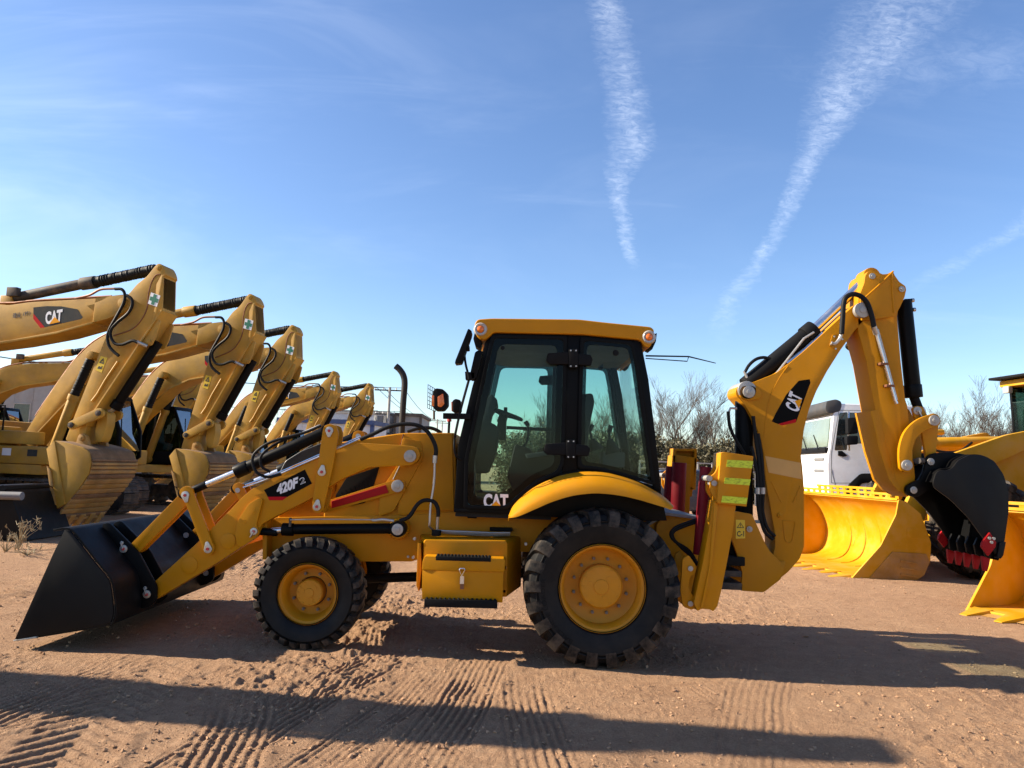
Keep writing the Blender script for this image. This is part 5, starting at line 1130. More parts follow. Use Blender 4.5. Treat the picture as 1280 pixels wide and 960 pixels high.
# bucket
paint('strip_tan', (.37, .20, .050), .65, .6, var=.28, dscale=4); paint('bucket_dirt', (.19, .10, .040), .75, .6, var=.3, dscale=5)
bw = .66
prof = s1('O', [(145, 420), (240, 438), (330, 462), (370, 488), (386, 550), (372, 620), (305, 712), (222, 800), (150, 890), (122, 938)], 14.35)
bks = spline([(p[0], p[1], 0) for p in prof], 3)
_t = Vector(bks[13]) - Vector(bks[12]); _c = sum((Vector(b) for b in bks), Vector((0, 0, 0))) / len(bks) - Vector(bks[12]); _sg = 1 if (-_t.y * _c.x + _t.x * _c.y) > 0 else -1
bu = G().shell([(p.x, p.y) for p in bks], .03 * _sg, EY - bw, EY + bw).build('bucket', 'bucket_dirt', XV, bevel=.004)
spl = rnd(s1('O', [(148, 419), (240, 438), (330, 462), (370, 488), (386, 550), (372, 620), (305, 712), (222, 802), (165, 832), (130, 640), (95, 470)], 14.35), .03)
for y_ in (EY - bw - .03, EY + bw - .01): G().prism(spl, y_, y_ + .04).build('side_plate', 'tan', bu, bevel=.008)
G().prism(s1('O', [(95, 470), (148, 419), (222, 802), (165, 832), (130, 640)], 14.35), EY - bw - .055, EY - bw - .028).build('side_bar', 'tan', bu, bevel=.01)
for k_ in range(2):
    G().prism(rnd(s1('O', [(106 + 20 * k_, 570 + 125 * k_), (132 + 20 * k_, 600 + 125 * k_), (146 + 20 * k_, 680 + 115 * k_), (150 + 14 * k_, 700 + 125 * k_), (126 + 22 * k_, 690 + 120 * k_)], 14.35), .02), EY - bw - .085, EY - bw - .054).build('side_cutter', 'tan_worn', bu, bevel=.01)
n_ = len(bks)
for i in range(11, n_ - 3):
    p, q = Vector(bks[i][:2]), Vector(bks[i + 1][:2]); p, q = p.lerp(q, .04 + .06 * random.random()), p.lerp(q, .88 + .08 * random.random()); t_ = (q - p).normalized(); nv = Vector((t_.y, -t_.x)); cen = sum((Vector(b[:2]) for b in bks), Vector((0, 0))) / n_
    if nv.dot(p - cen) < 0: nv = -nv
    a0, b0 = p + nv * .001, q + nv * .001; G().prism([tuple(a0), tuple(b0), tuple(b0 + nv * .032 - t_ * .008), tuple(a0 + nv * .032 + t_ * .008)], EY - bw - .02, EY + bw + .02).build('wear_strip', ('strip_tan', 'tan_worn', 'strip_tan', 'bucket_dirt')[i % 4], bu, bevel=.006)
tipv, tip2 = Vector(prof[-1]), Vector(prof[-2]); td = (tipv - tip2).normalized(); tn = Vector((-td.y, td.x))
for i in range(5):
    y_ = EY - bw + .10 + i * (2 * bw - .2) / 4; base = tipv - td * .22
    tt_ = [base + tn * .06, base + td * .30 + tn * .02, base + td * .36, base + td * .30 - tn * .03, base - tn * .07, base - td * .08 - tn * .02]
    G().prism([tuple(p) for p in tt_], y_ - .07, y_ + .07).build('tooth', 'tan_worn', bu, bevel=.015)
for y_ in (EY - .30, EY + .22): G().prism(rnd(s1('O', [(250, 440), (268, 385), (295, 372), (322, 390), (345, 462), (300, 455)], 14.7), .04), y_, y_ + .08).build('ear', 'tan_worn', bu, bevel=.01)
pin(s1('O', [(292, 402)], 14.7)[0], EY - .30, .06, bu, 'tan_worn', .03)
q4_ = s1('O', [(205, 585), (252, 535), (262, 548), (215, 598)], 14.35)
lettering('CAT', s1('O', [(212, 590), (258, 545), (248, 532), (202, 576)], 14.35), EY - bw - .032, 'tan_worn', bu, bold=.02)
# undercarriage
def track(yc):
    r_, zc, x0, x1 = .42, .45, -1.85, 1.52; tr_ = thing_part('track_frame', yc, x0, x1, zc)
    per = 2 * (x1 - x0) + 2 * math.pi * r_; n = 44; base = None
    for i in range(n):
        s = per * i / n
        if s < x1 - x0: P_, a = (x0 + s, zc + r_), 0
        elif s < x1 - x0 + math.pi * r_: t = (s - (x1 - x0)) / r_; P_, a = (x1 + r_ * math.sin(t), zc + r_ * math.cos(t)), -t
        elif s < 2 * (x1 - x0) + math.pi * r_: d = s - (x1 - x0) - math.pi * r_; P_, a = (x1 - d, zc - r_), math.pi
        else: t = (s - 2 * (x1 - x0) - math.pi * r_) / r_; P_, a = (x0 - r_ * math.sin(t), zc - r_ * math.cos(t)), math.pi - t
        if base is None:
            g = G(); l = per / n * .47
            g.box((ORG.x - l, ORG.y - .30, -.008), (ORG.x + l, ORG.y + .30, .018)); g.box((ORG.x - l, ORG.y - .30, .0185), (ORG.x - l + .025, ORG.y + .30, .045)); g.box((ORG.x + l * .1, ORG.y - .30, .0185), (ORG.x + l * .1 + .02, ORG.y + .30, .038)); g.box((ORG.x - l * .9, ORG.y - .1, -.07), (ORG.x + l * .9, ORG.y + .1, -.0085))
            o = g.build('track_shoe', 'track', tr_); base = o
        else: o = base.copy(); COL.objects.link(o); o.parent = tr_
        o.location = (P_[0], yc - EY, P_[1]); o.rotation_euler = (0, -a, 0)
    return tr_
def thing_part(name, yc, x0, x1, zc):
    g = G(); X = EX
    g.prism(rnd([(X + x0 + .2, zc - .18), (X + x1 - .2, zc - .18), (X + x1 - .25, zc + .16), (X + x0 + .3, zc + .2)], .05), yc - .16, yc + .16); o = g.build(name, 'dark_steel', XV, bevel=.02)
    for nm, xx, rr in (('idler', x1, .34), ('sprocket', x0, .34)):
        g = G().lathe((X + xx, zc), [(.001, yc - .22), (.12, yc - .22), (.14, yc - .19), (.24, yc - .16), (rr - .04, yc - .14), (rr, yc - .12), (rr, yc + .12), (rr - .04, yc + .14), (.001, yc + .15)], 24); g.build(nm, 'dark_steel', o)
    for i in range(6):
        xx = x0 + .55 + i * .45; G().lathe((X + xx, zc - .24), [(.001, yc - .2), (.12, yc - .2), (.13, yc - .14), (.13, yc + .14), (.12, yc + .2), (.001, yc + .2)], 16).build('track_roller', 'dark_steel', o)
    return o
for yc in (EY - 1.2, EY + 1.2): track(yc)
X = EX
g = G().box((X - .8, EY - .95, .45), (X + .8, EY + .95, .82)); g.cyl((X, EY, .82), (X, EY, 1.02), .62, n=32); g.build('undercarriage', 'dark_steel', XV, bevel=.03)
# house
hs = G().box((X - 2.3, EY - 1.35, 1.0), (X + 1.45, EY + 1.35, 1.22)).build('deck', 'tan', XV, bevel=.02)
G().box((X + .35, EY - 1.38, 1.225), (X + 1.62, EY - .62, 1.62)).build('tool_box', 'tan', XV, bevel=.04); G().box((X + .3, EY - 1.37, 1.66), (X + .9, EY - .62, 1.95)).build('battery_box', 'tan', XV, bevel=.03)
G().box((X - .75, EY - 1.36, 1.225), (X + .28, EY - .6, 2.05)).build('fuel_tank', 'tan', XV, bevel=.05)
G().box((X - 2.1, EY - 1.36, 1.225), (X - .78, EY + 1.36, 2.22)).build('engine_housing', 'tan', XV, bevel=.06)
G().prism(rnd([(X - 2.85, 1.25), (X - 2.13, 1.02), (X - 2.13, 2.18), (X - 2.55, 2.2), (X - 2.85, 2.0)], .15), EY - 1.33, EY + 1.33).build('counterweight', 'tan', XV, bevel=.12, seg=3)
dq = [(X + 1.12, 1.40), (X + 1.36, 1.40), (X + 1.36, 1.55), (X + 1.12, 1.55)]; G().prism(dq, EY - 1.384, EY - 1.381).build('decal', 'decal_grey', XV)
dq = [(X + .50, 1.40), (X + .72, 1.40), (X + .72, 1.56), (X + .50, 1.56)]; G().prism(dq, EY - 1.384, EY - 1.381).build('decal', 'white_print', XV)
hr = G(); hr.tube([(X + .38, EY - 1.3, 1.95), (X + .38, EY - 1.3, 2.5), (X - .6, EY - 1.3, 2.6), (X - .6, EY - 1.3, 2.05)], .02, 8); hr.build('handrail', 'black_matte', XV)
for yy in (EY - .34, EY + .30): G().prism(rnd([(X - .25, 1.22), (X + .6, 1.22), (X + .35, 1.95), (X + .05, 1.95)], .08), yy, yy + .04).build('boom_bracket', 'tan', XV, bevel=.01)
# cab on the far side
c0, c1 = EY + .48, EY + 1.36
cp_ = [(X + .35, 1.225), (X + 1.75, 1.225), (X + 2.02, 1.45), (X + 1.98, 2.1), (X + 1.62, 2.92), (X + .45, 2.92), (X + .35, 2.75)]
ci_ = inset(cp_, .09)
cbx = G(); cbx.ring(cp_, ci_, c0, c0 + .06); cb = cbx.build('cab', 'black', XV, bevel=.01)
G().ring(cp_, ci_, c1 - .06, c1).build('cab_frame', 'black', cb, bevel=.01)
G().prism([(p[0], p[1]) for p in (cp_[0], cp_[1], (X + 1.9, 1.62), (X + .35, 1.62))], c0 + .005, c1 - .005).build('cab_lower', 'black_matte', cb)
G().prism([(X + .4, 2.86), (X + 1.66, 2.86), (X + 1.6, 2.96), (X + .46, 2.96)], c0 - .02, c1 + .02).build('cab_roof', 'black', cb, bevel=.03)
G().box((X + .33, c0, 1.6), (X + .36, c1, 2.86)).build('rear_panel', 'black_matte', cb)
for y_ in (c0 + .02, c1 - .03): G().prism(inset(cp_, .08), y_, y_ + .008).build('pane', 'dark_glass', cb)
g = G(); g.prism([(X + .98, 1.62), (X + 1.04, 1.62), (X + 1.04, 2.88), (X + .98, 2.88)], c0 + .005, c0 + .05); g.build('cab_post', 'black', cb)
G().prism(rnd([(X + .65, 1.65), (X + 1.2, 1.65), (X + 1.25, 1.85), (X + .95, 1.9), (X + .85, 2.6), (X + .68, 2.62), (X + .6, 1.9)], .06), c0 + .2, c1 - .2).build('seat', 'white_wall', cb, bevel=.05)
G().add([(X + 2.0, c0 + .04, 1.6), (X + 2.0, c1 - .04, 1.6), (X + 1.63, c1 - .04, 2.86), (X + 1.63, c0 + .04, 2.86)], [(0, 1, 2, 3)]).build('windscreen', 'dark_glass', cb)
G().cyl((X + 1.9, c0 - .12, 1.5), (X + 1.9, c0 - .12, 1.72), .05, n=12).build('extinguisher', 'plastic_red', XV, bevel=.015)
G().tube([(X + 1.75, c0 - .02, 1.4), (X + 2.12, c0 - .1, 1.6), (X + 2.05, c0 - .1, 2.6)], .015, 6).build('mirror_arm', 'black_matte', XV)
ORG = Vector((0, 0, 0))
pl_x = piv2.x - EX
def place_exc(o, pxp, pyp, Y, lab, rz=0.0, dz=0):
    rz += R_(-8); q = at(pxp, pyp, Y - .25)
    o.location = (q.x - pl_x * math.cos(rz), Y - pl_x * math.sin(rz), 0); o.rotation_euler = (0, 0, rz); o['label'] = lab; return o
E2 = place_exc(XV, 281, 412, 17.7, 'tan excavator whose bucket hangs just behind the bellcrank of the backhoe loader')
E1 = place_exc(copy_tree(XV), 157.5, 385.8, 15.0, 'tan excavator with boom logo and dark stick cylinder, bucket hanging behind the black front bucket')
E3 = place_exc(copy_tree(XV), 339, 437, 21.6, 'tan excavator third in the row, with plastic-covered cab seat showing behind the second stick', rz=R_(-1))
E4 = place_exc(copy_tree(XV), 400, 492, 33.0, 'distant excavator, second last of the row, in front of the blue-trimmed white cabin', rz=R_(1))
E5 = place_exc(copy_tree(XV), 446, 497, 37.5, 'distant excavator at the far end of the row, before the white building', rz=R_(-1.5))
E7 = copy_tree(XV, skip=('decal', 'cross_sticker')); E7.location = (-19.6, 26.5, 0); E7.rotation_euler = (0, 0, R_(3)); E7['label'] = 'yellow excavator parked behind the row, only its boom showing over the second machine'
E8 = copy_tree(XV, skip=('decal', 'cross_sticker')); E8.location = (-17.8, 30.5, 0); E8.rotation_euler = (0, 0, R_(-2)); E8['label'] = 'rearmost excavator half hidden behind the parked row, near the grey shed'
E6 = copy_tree(XV); E6.location = (-6.6 - pl_x - 1.15, 5.92, 0); E6['label'] = 'nearest excavator of the row, whose boom throws a long shadow across the foreground'
# the first machine is a longer one: its boom's rear stretch is 1.4 m longer and house and tracks stand further back
for o in list(bpy.data.objects):
    if o.parent == E1:
        nm = o.name.split('.')[0]
        if nm in ('boom', 'pipe'):
            o.data = o.data.copy()
            for v in o.data.vertices:
                if v.co.x < 2.3: v.co.x -= 1.4
            for ch in list(bpy.data.objects):
                if ch.parent == o and ch.name.split('.')[0] == 'lower_flange':
                    ch.data = ch.data.copy()
                    for v in ch.data.vertices:
                        if v.co.x < 2.3: v.co.x -= 1.4
        elif nm in ('boom_cylinder', 'track_frame', 'undercarriage', 'deck', 'tool_box', 'battery_box', 'fuel_tank', 'engine_housing', 'counterweight', 'handrail', 'boom_bracket', 'cab', 'extinguisher', 'mirror_arm') or (nm == 'decal' and o.data.vertices[0].co.z < 1.8):
            o.location.x -= 1.4
ORG = Vector((EX, EY, 0)); eb = [o for o in bpy.data.objects if o.parent == E1 and o.name.split('.')[0] == 'boom'][0]
lettering('建设', s1('M', [(15, 640), (105, 634), (105, 580), (15, 586)], 14.74), yd - .004, 'dark_print', eb); lettering('(株)', s1('M', [(132, 624), (216, 616), (216, 568), (132, 576)], 14.74), yd - .004, 'dark_print', eb)
ORG = Vector((0, 0, 0))
for o in bpy.data.objects:                                   # first machine has a dark barrel
    if o.name.startswith('stick_cylinder') and o.parent == E1: o.material_slots[0].link = 'OBJECT'; o.material_slots[0].material = M['dark_steel']

# the sticks do not all hang at the same angle
def swing_stick(root, deg):
    p = Vector((pl_x, 0, piv2.z)); T = Matrix.Translation(p) @ Matrix.Rotation(R_(deg), 4, 'Y') @ Matrix.Translation(-p)
    for o in bpy.data.objects:
        if o.parent == root and o.name.split('.')[0] in ('stick', 'bucket', 'bucket_cylinder', 'side_link', 'bucket_link', 'cross_sticker', 'warning_sticker', 'pin'):
            if o.name.split('.')[0] == 'pin' and o.data.vertices[0].co.z > 4.6 and False: continue
            o.matrix_basis = T @ o.matrix_basis
swing_stick(E2, -4.0); swing_stick(E3, -2.0); swing_stick(E4, -5.5); swing_stick(E5, -3.0); swing_stick(E7, -3)

# ================================================================== wheel loaders (facing -X, bucket edge at the origin)
def loader(label, loc, rz):
    global ORG
    ORG = Vector((0, 0, 0))
    t = thing('wheel_loader', label, 'wheel loader', loc, rz, 'wheel loaders parked on the right')
    hw = 1.6; Y = 'loader_yellow'
    line = spline([(p[0], p[1], 0) for p in ((.06, .03), (.5, .03), (1.0, .035), (1.26, .16), (1.37, .42), (1.36, .68), (1.24, .98), (1.06, 1.18), (.88, 1.28))], 3)
    b = G().shell([(p.x, p.y) for p in line], .028, -hw, hw).build('bucket', Y, t, bevel=.003)
    sp2 = rnd([(.02, .012), (.53, .55), (.80, 1.05), (.85, 1.30), (.98, 1.27), (1.23, 1.08), (1.40, .62), (1.38, .32), (1.26, .10), (1.1, .0)], .03)
    for y in (-hw - .03, hw - .005): G().prism(sp2, y, y + .035).build('side_plate', Y, b, bevel=.006)
    G().prism([(.30, .012), (1.1, .0), (1.26, .10), (1.36, .32), (1.30, .44), (.72, .46)], -hw - .045, -hw - .028).build('wear_plate', 'tan_worn', b, bevel=.004)
    for i in range(3): G().prism([(.85 + .0 * i, .34 - .11 * i), (1.14, .30 - .11 * i), (1.14, .27 - .11 * i), (.85, .31 - .11 * i)], -hw - .062, -hw - .044).build('wear_bar', 'tan_worn', b, bevel=.003)
    G().prism([(.98, .68), (1.16, .68), (1.16, .84), (.98, .84)], -hw - .036, -hw - .028).build('name_plate', Y, b, bevel=.002)
    G().prism([(-.10, .012), (.30, .005), (.30, .032), (.02, .032)], -hw, hw).build('cutting_edge', 'tan_worn', b, bevel=.004)
    for i in range(8):
        y = -hw + .15 + i * (2 * hw - .3) / 7
        G().add([(-.30, y - .05, .006), (-.30, y + .05, .006), (.12, y + .13, .01), (.12, y - .13, .01), (-.30, y - .045, .02), (-.30, y + .045, .02), (.12, y + .12, .075), (.12, y - .12, .075)],
                [(0, 1, 2, 3), (4, 7, 6, 5), (0, 4, 5, 1), (1, 5, 6, 2), (2, 6, 7, 3), (3, 7, 4, 0)]).build('tooth', Y, b, bevel=.008)
    # slotted spill guard: rails and webs
    for z in (1.30, 1.375, 1.45):
        w_ = hw - .02 if z < 1.44 else hw * .62
        G().beam((.86 - (z - 1.3) * .12, -w_, z), (.86 - (z - 1.3) * .12, w_, z), .018, .040).build('guard_rail', Y, b)
    n = 14
    for i in range(n + 1):
        y = -hw + .02 + i * (2 * hw - .04) / n; top_ = 1.375 if abs(y) > hw * .62 else 1.45
        G().beam((.86, y, 1.31), (.86 - (top_ - 1.3) * .12, y, top_), .09, .014, up=(1, 0, 0)).build('guard_web', Y, b)
    for f in (.30, .40, .55, .70):                           # welded seams on the inner sheet
        seam = [Vector((p.x - .032 * (1 if p.x > 1 else 0), -hw + 2 * hw * f, p.y + .03)) for p in line[5:20]]; G().tube(seam, .012, 6).build('weld_bead', Y, b)
    # arms, bellcrank, tilt cylinder
    ap = rnd([(1.30, .30), (1.42, .72), (1.85, 1.60), (2.1, 1.92), (2.5, 2.10), (3.6, 2.50), (4.15, 2.62), (4.28, 2.40), (3.7, 2.12), (2.6, 1.66), (2.1, 1.15), (1.72, .45), (1.5, .22)], .08)
    for y in (-.62, .52): G().prism(ap, y, y + .10).build('lift_arm', Y, t, bevel=.012)
    G().prism(rnd([(1.45, .82), (1.6, .74), (2.05, 1.5), (2.22, 2.2), (2.1, 2.34), (1.95, 2.2), (1.85, 1.6)], .06), -.09, .09).build('bellcrank', Y, t, bevel=.015)
    cyl = G().cyl((2.55, 0, 2.33), (4.1, 0, 2.42), .10, n=20).build('tilt_cylinder', Y, t, bevel=.01)
    G().cyl((2.12, 0, 2.27), (2.56, 0, 2.33), .05, n=14).build('piston_rod', 'chrome', cyl); G().cyl((2.5, 0, 2.325), (2.6, 0, 2.332), .12, n=18).build('cylinder_gland', Y, cyl)
    hose([(2.4, -.2, 2.2), (2.7, -.25, 2.16), (3.0, -.22, 2.2), (3.25, -.2, 2.36)], .022, 'hose', 'hose', t); hose([(2.5, -.15, 2.22), (2.8, -.2, 2.1), (3.1, -.2, 2.2)], .018, 'hose', 'hose', t)
    G().cyl((2.35, .25, 2.52), (3.0, .25, 2.56), .055, n=14).build('work_light_bar', Y, t, bevel=.01)
    for y in (-.45, .45): G().cyl((1.8, y, .75), (3.0, y, 1.05), .075, n=16).build('lift_cylinder', Y, t, bevel=.008)
    G().prism(rnd([(2.35, .55), (3.6, .55), (4.2, 1.4), (4.2, 2.5), (3.8, 2.4), (3.0, 1.7), (2.35, 1.5)], .08), -.46, .46).build('front_frame', Y, t, bevel=.04)
    G().box((3.5, -.55, .60), (6.8, .55, 1.25)).build('rear_frame', Y, t, bevel=.03)
    G().prism(rnd([(6.35, 1.05), (8.55, 1.05), (8.7, 1.35), (8.6, 2.1), (8.2, 2.38), (6.35, 2.5)], .12), -.85, .85).build('engine_hood', Y, t, bevel=.08, seg=3)
    G().box((8.35, -.95, .65), (8.85, .95, 1.1)).build('counterweight', Y, t, bevel=.06)
    for k in range(6): G().box((6.65 + k * .22, -.868, 1.6), (6.77 + k * .22, -.852, 2.0)).build('vent', 'black_matte', t)
    for x in (2.7, 6.9):
        for y, s in ((-1.42, 1), (1.42, -1)):
            wheel('wheel', (x, .86), y, s, .62, .87, .36, 17, 12, .5, t, lug=.05, rubber='rubber_dusty', fill=.5, paintm='loader_yellow')
        if x > 3:
            G().prism(rnd([(x - .85, 1.55), (x - .5, 1.80), (x + .5, 1.80), (x + .9, 1.4), (x + .9, 1.33), (x + .5, 1.74), (x - .5, 1.74), (x - .85, 1.49)], .05), -1.42, -.82).build('fender', Y, t, bevel=.01)
            G().prism(rnd([(x - .85, 1.55), (x - .5, 1.80), (x + .5, 1.80), (x + .9, 1.4), (x + .9, 1.33), (x + .5, 1.74), (x - .5, 1.74), (x - .85, 1.49)], .05), .82, 1.42).build('fender', Y, t, bevel=.01)
        G().cyl((x, -1.0, .86), (x, 1.0, .86), .2).build('axle', 'dark_steel', t)
    ORG = Vector((-1.42, 0, 0))
    # cab
    co_ = [(3.50, 1.9), (3.42, 2.5), (3.36, 3.55), (4.75, 3.55), (4.88, 2.5), (4.85, 1.75), (3.6, 1.75)]
    cb = G().box((3.5, -.72, 1.28), (4.9, .72, 1.76)).build('cab', 'grey', t, bevel=.03)
    for y in (-.72, .66):
        G().ring(co_, inset(co_, .09), y, y + .06).build('cab_frame', 'black', cb, bevel=.01); G().prism(inset(co_, .08), y + .026, y + .034).build('pane', 'truck_glass', cb)
    for xa, za, xb, zb, nm in ((3.46, 1.95, 3.36, 3.5, 'windscreen'), (4.86, 1.9, 4.77, 3.5, 'rear_screen')):
        G().add([(xa, -.66, za), (xa, .66, za), (xb, .66, zb), (xb, -.66, zb), (xa + .01, -.66, za), (xa + .01, .66, za), (xb + .01, .66, zb), (xb + .01, -.66, zb)], [(0, 1, 2, 3), (4, 7, 6, 5), (0, 4, 5, 1), (1, 5, 6, 2), (2, 6, 7, 3), (3, 7, 4, 0)]).build(nm, 'truck_glass', cb)
    G().box((3.20, -.78, 3.55), (4.95, .78, 3.68)).build('cab_roof', 'loader_yellow', cb, bevel=.03); G().box((3.02, -.85, 3.69), (5.0, .85, 3.74)).build('roof_panel', 'black_matte', cb, bevel=.01)
    for y in (-.66, .5): G().box((3.17, y, 3.42), (3.27, y + .16, 3.56)).build('roof_light', 'lens', cb, bevel=.02)
    G().prism(rnd([(3.9, 1.8), (4.4, 1.8), (4.45, 2.1), (4.5, 2.9), (4.35, 2.9), (4.25, 2.15), (3.9, 2.1)], .06), -.25, .25).build('seat', 'interior', cb, bevel=.04)
    G().tube([(3.42, -.74, 3.4), (3.22, -.95, 3.4), (3.22, -.98, 3.0)], .018, 6).build('mirror_arm', 'black_matte', cb)
    G().tube(spline([(3.4, -.8, 1.9), (3.1, -.85, 2.05), (2.95, -.85, 2.35), (2.95, -.85, 2.6), (3.2, -.85, 2.62), (3.38, -.8, 2.6)], 4), .022, 8).build('handrail', 'black_matte', t)
    ORG = Vector((0, 0, 0))
    G().box((4.95, -1.3, 1.83), (6.3, -.76, 1.88)).build('platform', Y, t, bevel=.01)
    return t
cA = at(1062, 721, 12.4)
LA = loader('yellow wheel loader whose scoop with slotted guard stands before the white truck', (cA.x - 1.6 * math.sin(R_(6)), 12.42 + 1.6 * math.cos(R_(6)), 0), R_(6))
LB = copy_tree(LA); pB = at(1207, 747, 9.75); ang = R_(27)
# turned towards the camera: bucket faces left and 27 degrees forward; far corner of the edge at pB
dirw = Vector((math.sin(ang), -math.cos(ang), 0)); LB.location = Vector((pB.x, pB.y, 0)) + dirw * 1.6; LB.rotation_euler = (0, 0, ang); LB['label'] = 'yellow wheel loader turned nose-in, its scoop lip just below the red-toothed digging bucket'
LC = copy_tree(LA, skip=('cab',)); LC.location = (12.0, 54, 0); LC.rotation_euler = (0, 0, R_(-78)); LC['label'] = 'distant yellow machine without a cab, seen between the stabilizers of the backhoe'

# ================================================================== white truck
paint('dark_plastic', (.045, .047, .05), .5, .2)
tn = at(1043.4, 563, 17.0); ORG = Vector((tn.x - .05, 18.2, 0)); TX = ORG.x
TRZ = R_(-5); TR = thing('truck', 'white heavy truck cab with dark roof deflector, parked behind the yellow scoop', 'truck', ORG, TRZ)
y0, y1 = 17.0, 19.4
def tz(y, Y=17.0, x=1043): return at(x, y, Y).z
def txz(pts, Y=17.0): return xz('T', pts, Y)
tp_ = [(TX + .02, 1.05), (TX, 1.9)] + txz([(200, 330), (205, 310), (222, 150)]) + txz([(238, 112), (246, 94), (300, 96)])
zr = tp_[-1][1]; body = tp_ + [(TX + 2.1, zr), (TX + 2.15, zr - .1), (TX + 2.15, 1.05)]
G().prism(rnd(body, .04), y0 + .03, y1 - .03).build('cab', 'white_paint', TR, bevel=.05, seg=3)
cbk = [o for o in bpy.data.objects if o.parent == TR][0]
fa, fb = tp_[3], tp_[4]; d_ = Vector((fb[0] - fa[0], fb[1] - fa[1])); e0, e1 = Vector(fa) + d_ * .06, Vector(fa) + d_ * .93
g = G().add([(e0.x - .03, y0 + .12, e0.y), (e0.x - .03, y1 - .12, e0.y), (e1.x - .03, y1 - .16, e1.y), (e1.x - .03, y0 + .16, e1.y), (e0.x + .02, y0 + .12, e0.y), (e0.x + .02, y1 - .12, e0.y), (e1.x + .02, y1 - .16, e1.y), (e1.x + .02, y0 + .16, e1.y)], [(0, 1, 2, 3), (4, 7, 6, 5), (0, 4, 5, 1), (1, 5, 6, 2), (2, 6, 7, 3), (3, 7, 4, 0)])
paint('truck_screen', (.20, .25, .20), .08, .05, .6); paint('side_screen', (.018, .022, .022), .06, .03, .6)
ws_ = g.build('windscreen', 'truck_screen', cbk, bevel=.005)
G().box((TX - .03, y0 + .1, e0.y - .14), (TX + .05, y1 - .1, e0.y - .02)).build('cowl', 'black_matte', cbk, bevel=.02)
for yy in (17.5, 18.4): G().tube([(TX - .06, yy, e0.y - .05), (e0.x - .05, yy + .25, e0.y + .02), (e0.x + .0, yy + .7, e0.y + .30)], .012, 6).build('wiper', 'black_matte', ws_)
dfl = xz('T', [(92, 118), (105, 80), (190, 72), (235, 84), (238, 108), (222, 134), (120, 142)], 17.05); dfx = [(p[0] - .0, p[1]) for p in dfl]
xm = min(p[0] for p in dfx); G().prism(rnd([(max(p[0], TX + .05) if False else TX - .05 + (p[0] - xm) * .55, p[1]) for p in dfx], .05), y0 + .02, y1 - .02).build('roof_deflector', 'dark_plastic', TR, bevel=.04)
G().prism(rnd(txz([(228, 320), (250, 140), (288, 136), (286, 318)], 17.0), .03), y0 + .022, y0 + .035).build('quarter_window', 'side_screen', cbk); G().prism(rnd(txz([(288, 288), (290, 138), (378, 140), (400, 286)], 17.0), .03), y0 + .020, y0 + .034).build('side_window', 'side_screen', cbk)
dr = txz([(212, 478), (212, 330), (248, 125), (420, 130), (430, 478)], 17.0); G().ring(rnd(dr, .03), rnd(inset(dr, .012), .03), y0 + .026, y0 + .04).build('door_seam', 'grey', cbk)
G().box((txz([(382, 345)])[0][0], y0 + .005, txz([(382, 348)])[0][1]), (txz([(412, 345)])[0][0], y0 + .04, txz([(412, 328)])[0][1])).build('door_handle', 'black', cbk, bevel=.01)
G().prism(rnd(txz([(244, 322), (262, 322), (285, 345), (270, 350), (244, 345)]), .01), y0 + .0, y0 + .04).build('mirror_foot', 'black_matte', cbk)
mb = G().prism(rnd(xz('T', [(286, 165), (330, 162), (336, 240), (288, 244)], 16.7), .04), 16.6, 16.78).build('mirror', 'black_matte', TR, bevel=.03); G().prism(rnd(xz('T', [(282, 252), (336, 250), (336, 292), (284, 296)], 16.7), .04), 16.6, 16.78).build('mirror_glass', 'black_matte', mb, bevel=.03)
G().tube([w3('T', 294, 135, 16.9), w3('T', 296, 165, 16.75), w3('T', 298, 240, 16.75), w3('T', 296, 320, 16.9)], .02, 8).build('mirror_arm', 'chrome', mb)
for zz in (1.98, 1.72): G().box((TX - .02, y0 + .28, zz), (TX + .06, y0 + .95, zz + .07)).build('grille_slot', 'grey', cbk, bevel=.02)
G().tube([(TX + .2, y0 + .03, 1.3), (TX + .08, y0 + .03, 1.8)], .008, 6).build('panel_seam', 'grey', cbk)
wx = txz([(455, 470)])[0][0] - .15
for xx in (wx, wx + 3.6, wx + 5.0):
    for yy, s in ((y0 + .02, 1), (y1 - .02, -1)): wheel('wheel', (xx, .53), yy, s, .30, .54, .29, 30, 10, .5, TR, lug=.014, fill=.75, paintm='grey')
G().prism(rnd([(wx - .78, .9), (wx - .62, 1.45), (wx - .35, 1.72), (wx + .3, 1.76), (wx + .62, 1.45), (wx + .7, .9), (wx + .58, .9), (wx + .45, 1.35), (wx + .2, 1.55), (wx - .3, 1.52), (wx - .5, 1.3), (wx - .62, .9)], .06), y0 - .01, y0 + .4).build('wheel_arch', 'black_matte', TR, bevel=.02)
G().box((TX - .1, y0 + .03, .42), (TX + .5, y1 - .03, 1.04)).build('bumper', 'white_paint', TR, bevel=.06)
for yy in (17.75, 18.55): G().box((TX + .6, yy, .8), (TX + 8.2, yy + .1, 1.04)).build('chassis_rail', 'dark_steel', TR)
G().box((TX + 2.5, y0 + .1, 1.1), (TX + 8.2, y1 - .1, 1.25)).build('flat_bed', 'dark_steel', TR, bevel=.02)
ORG = Vector((0, 0, 0))

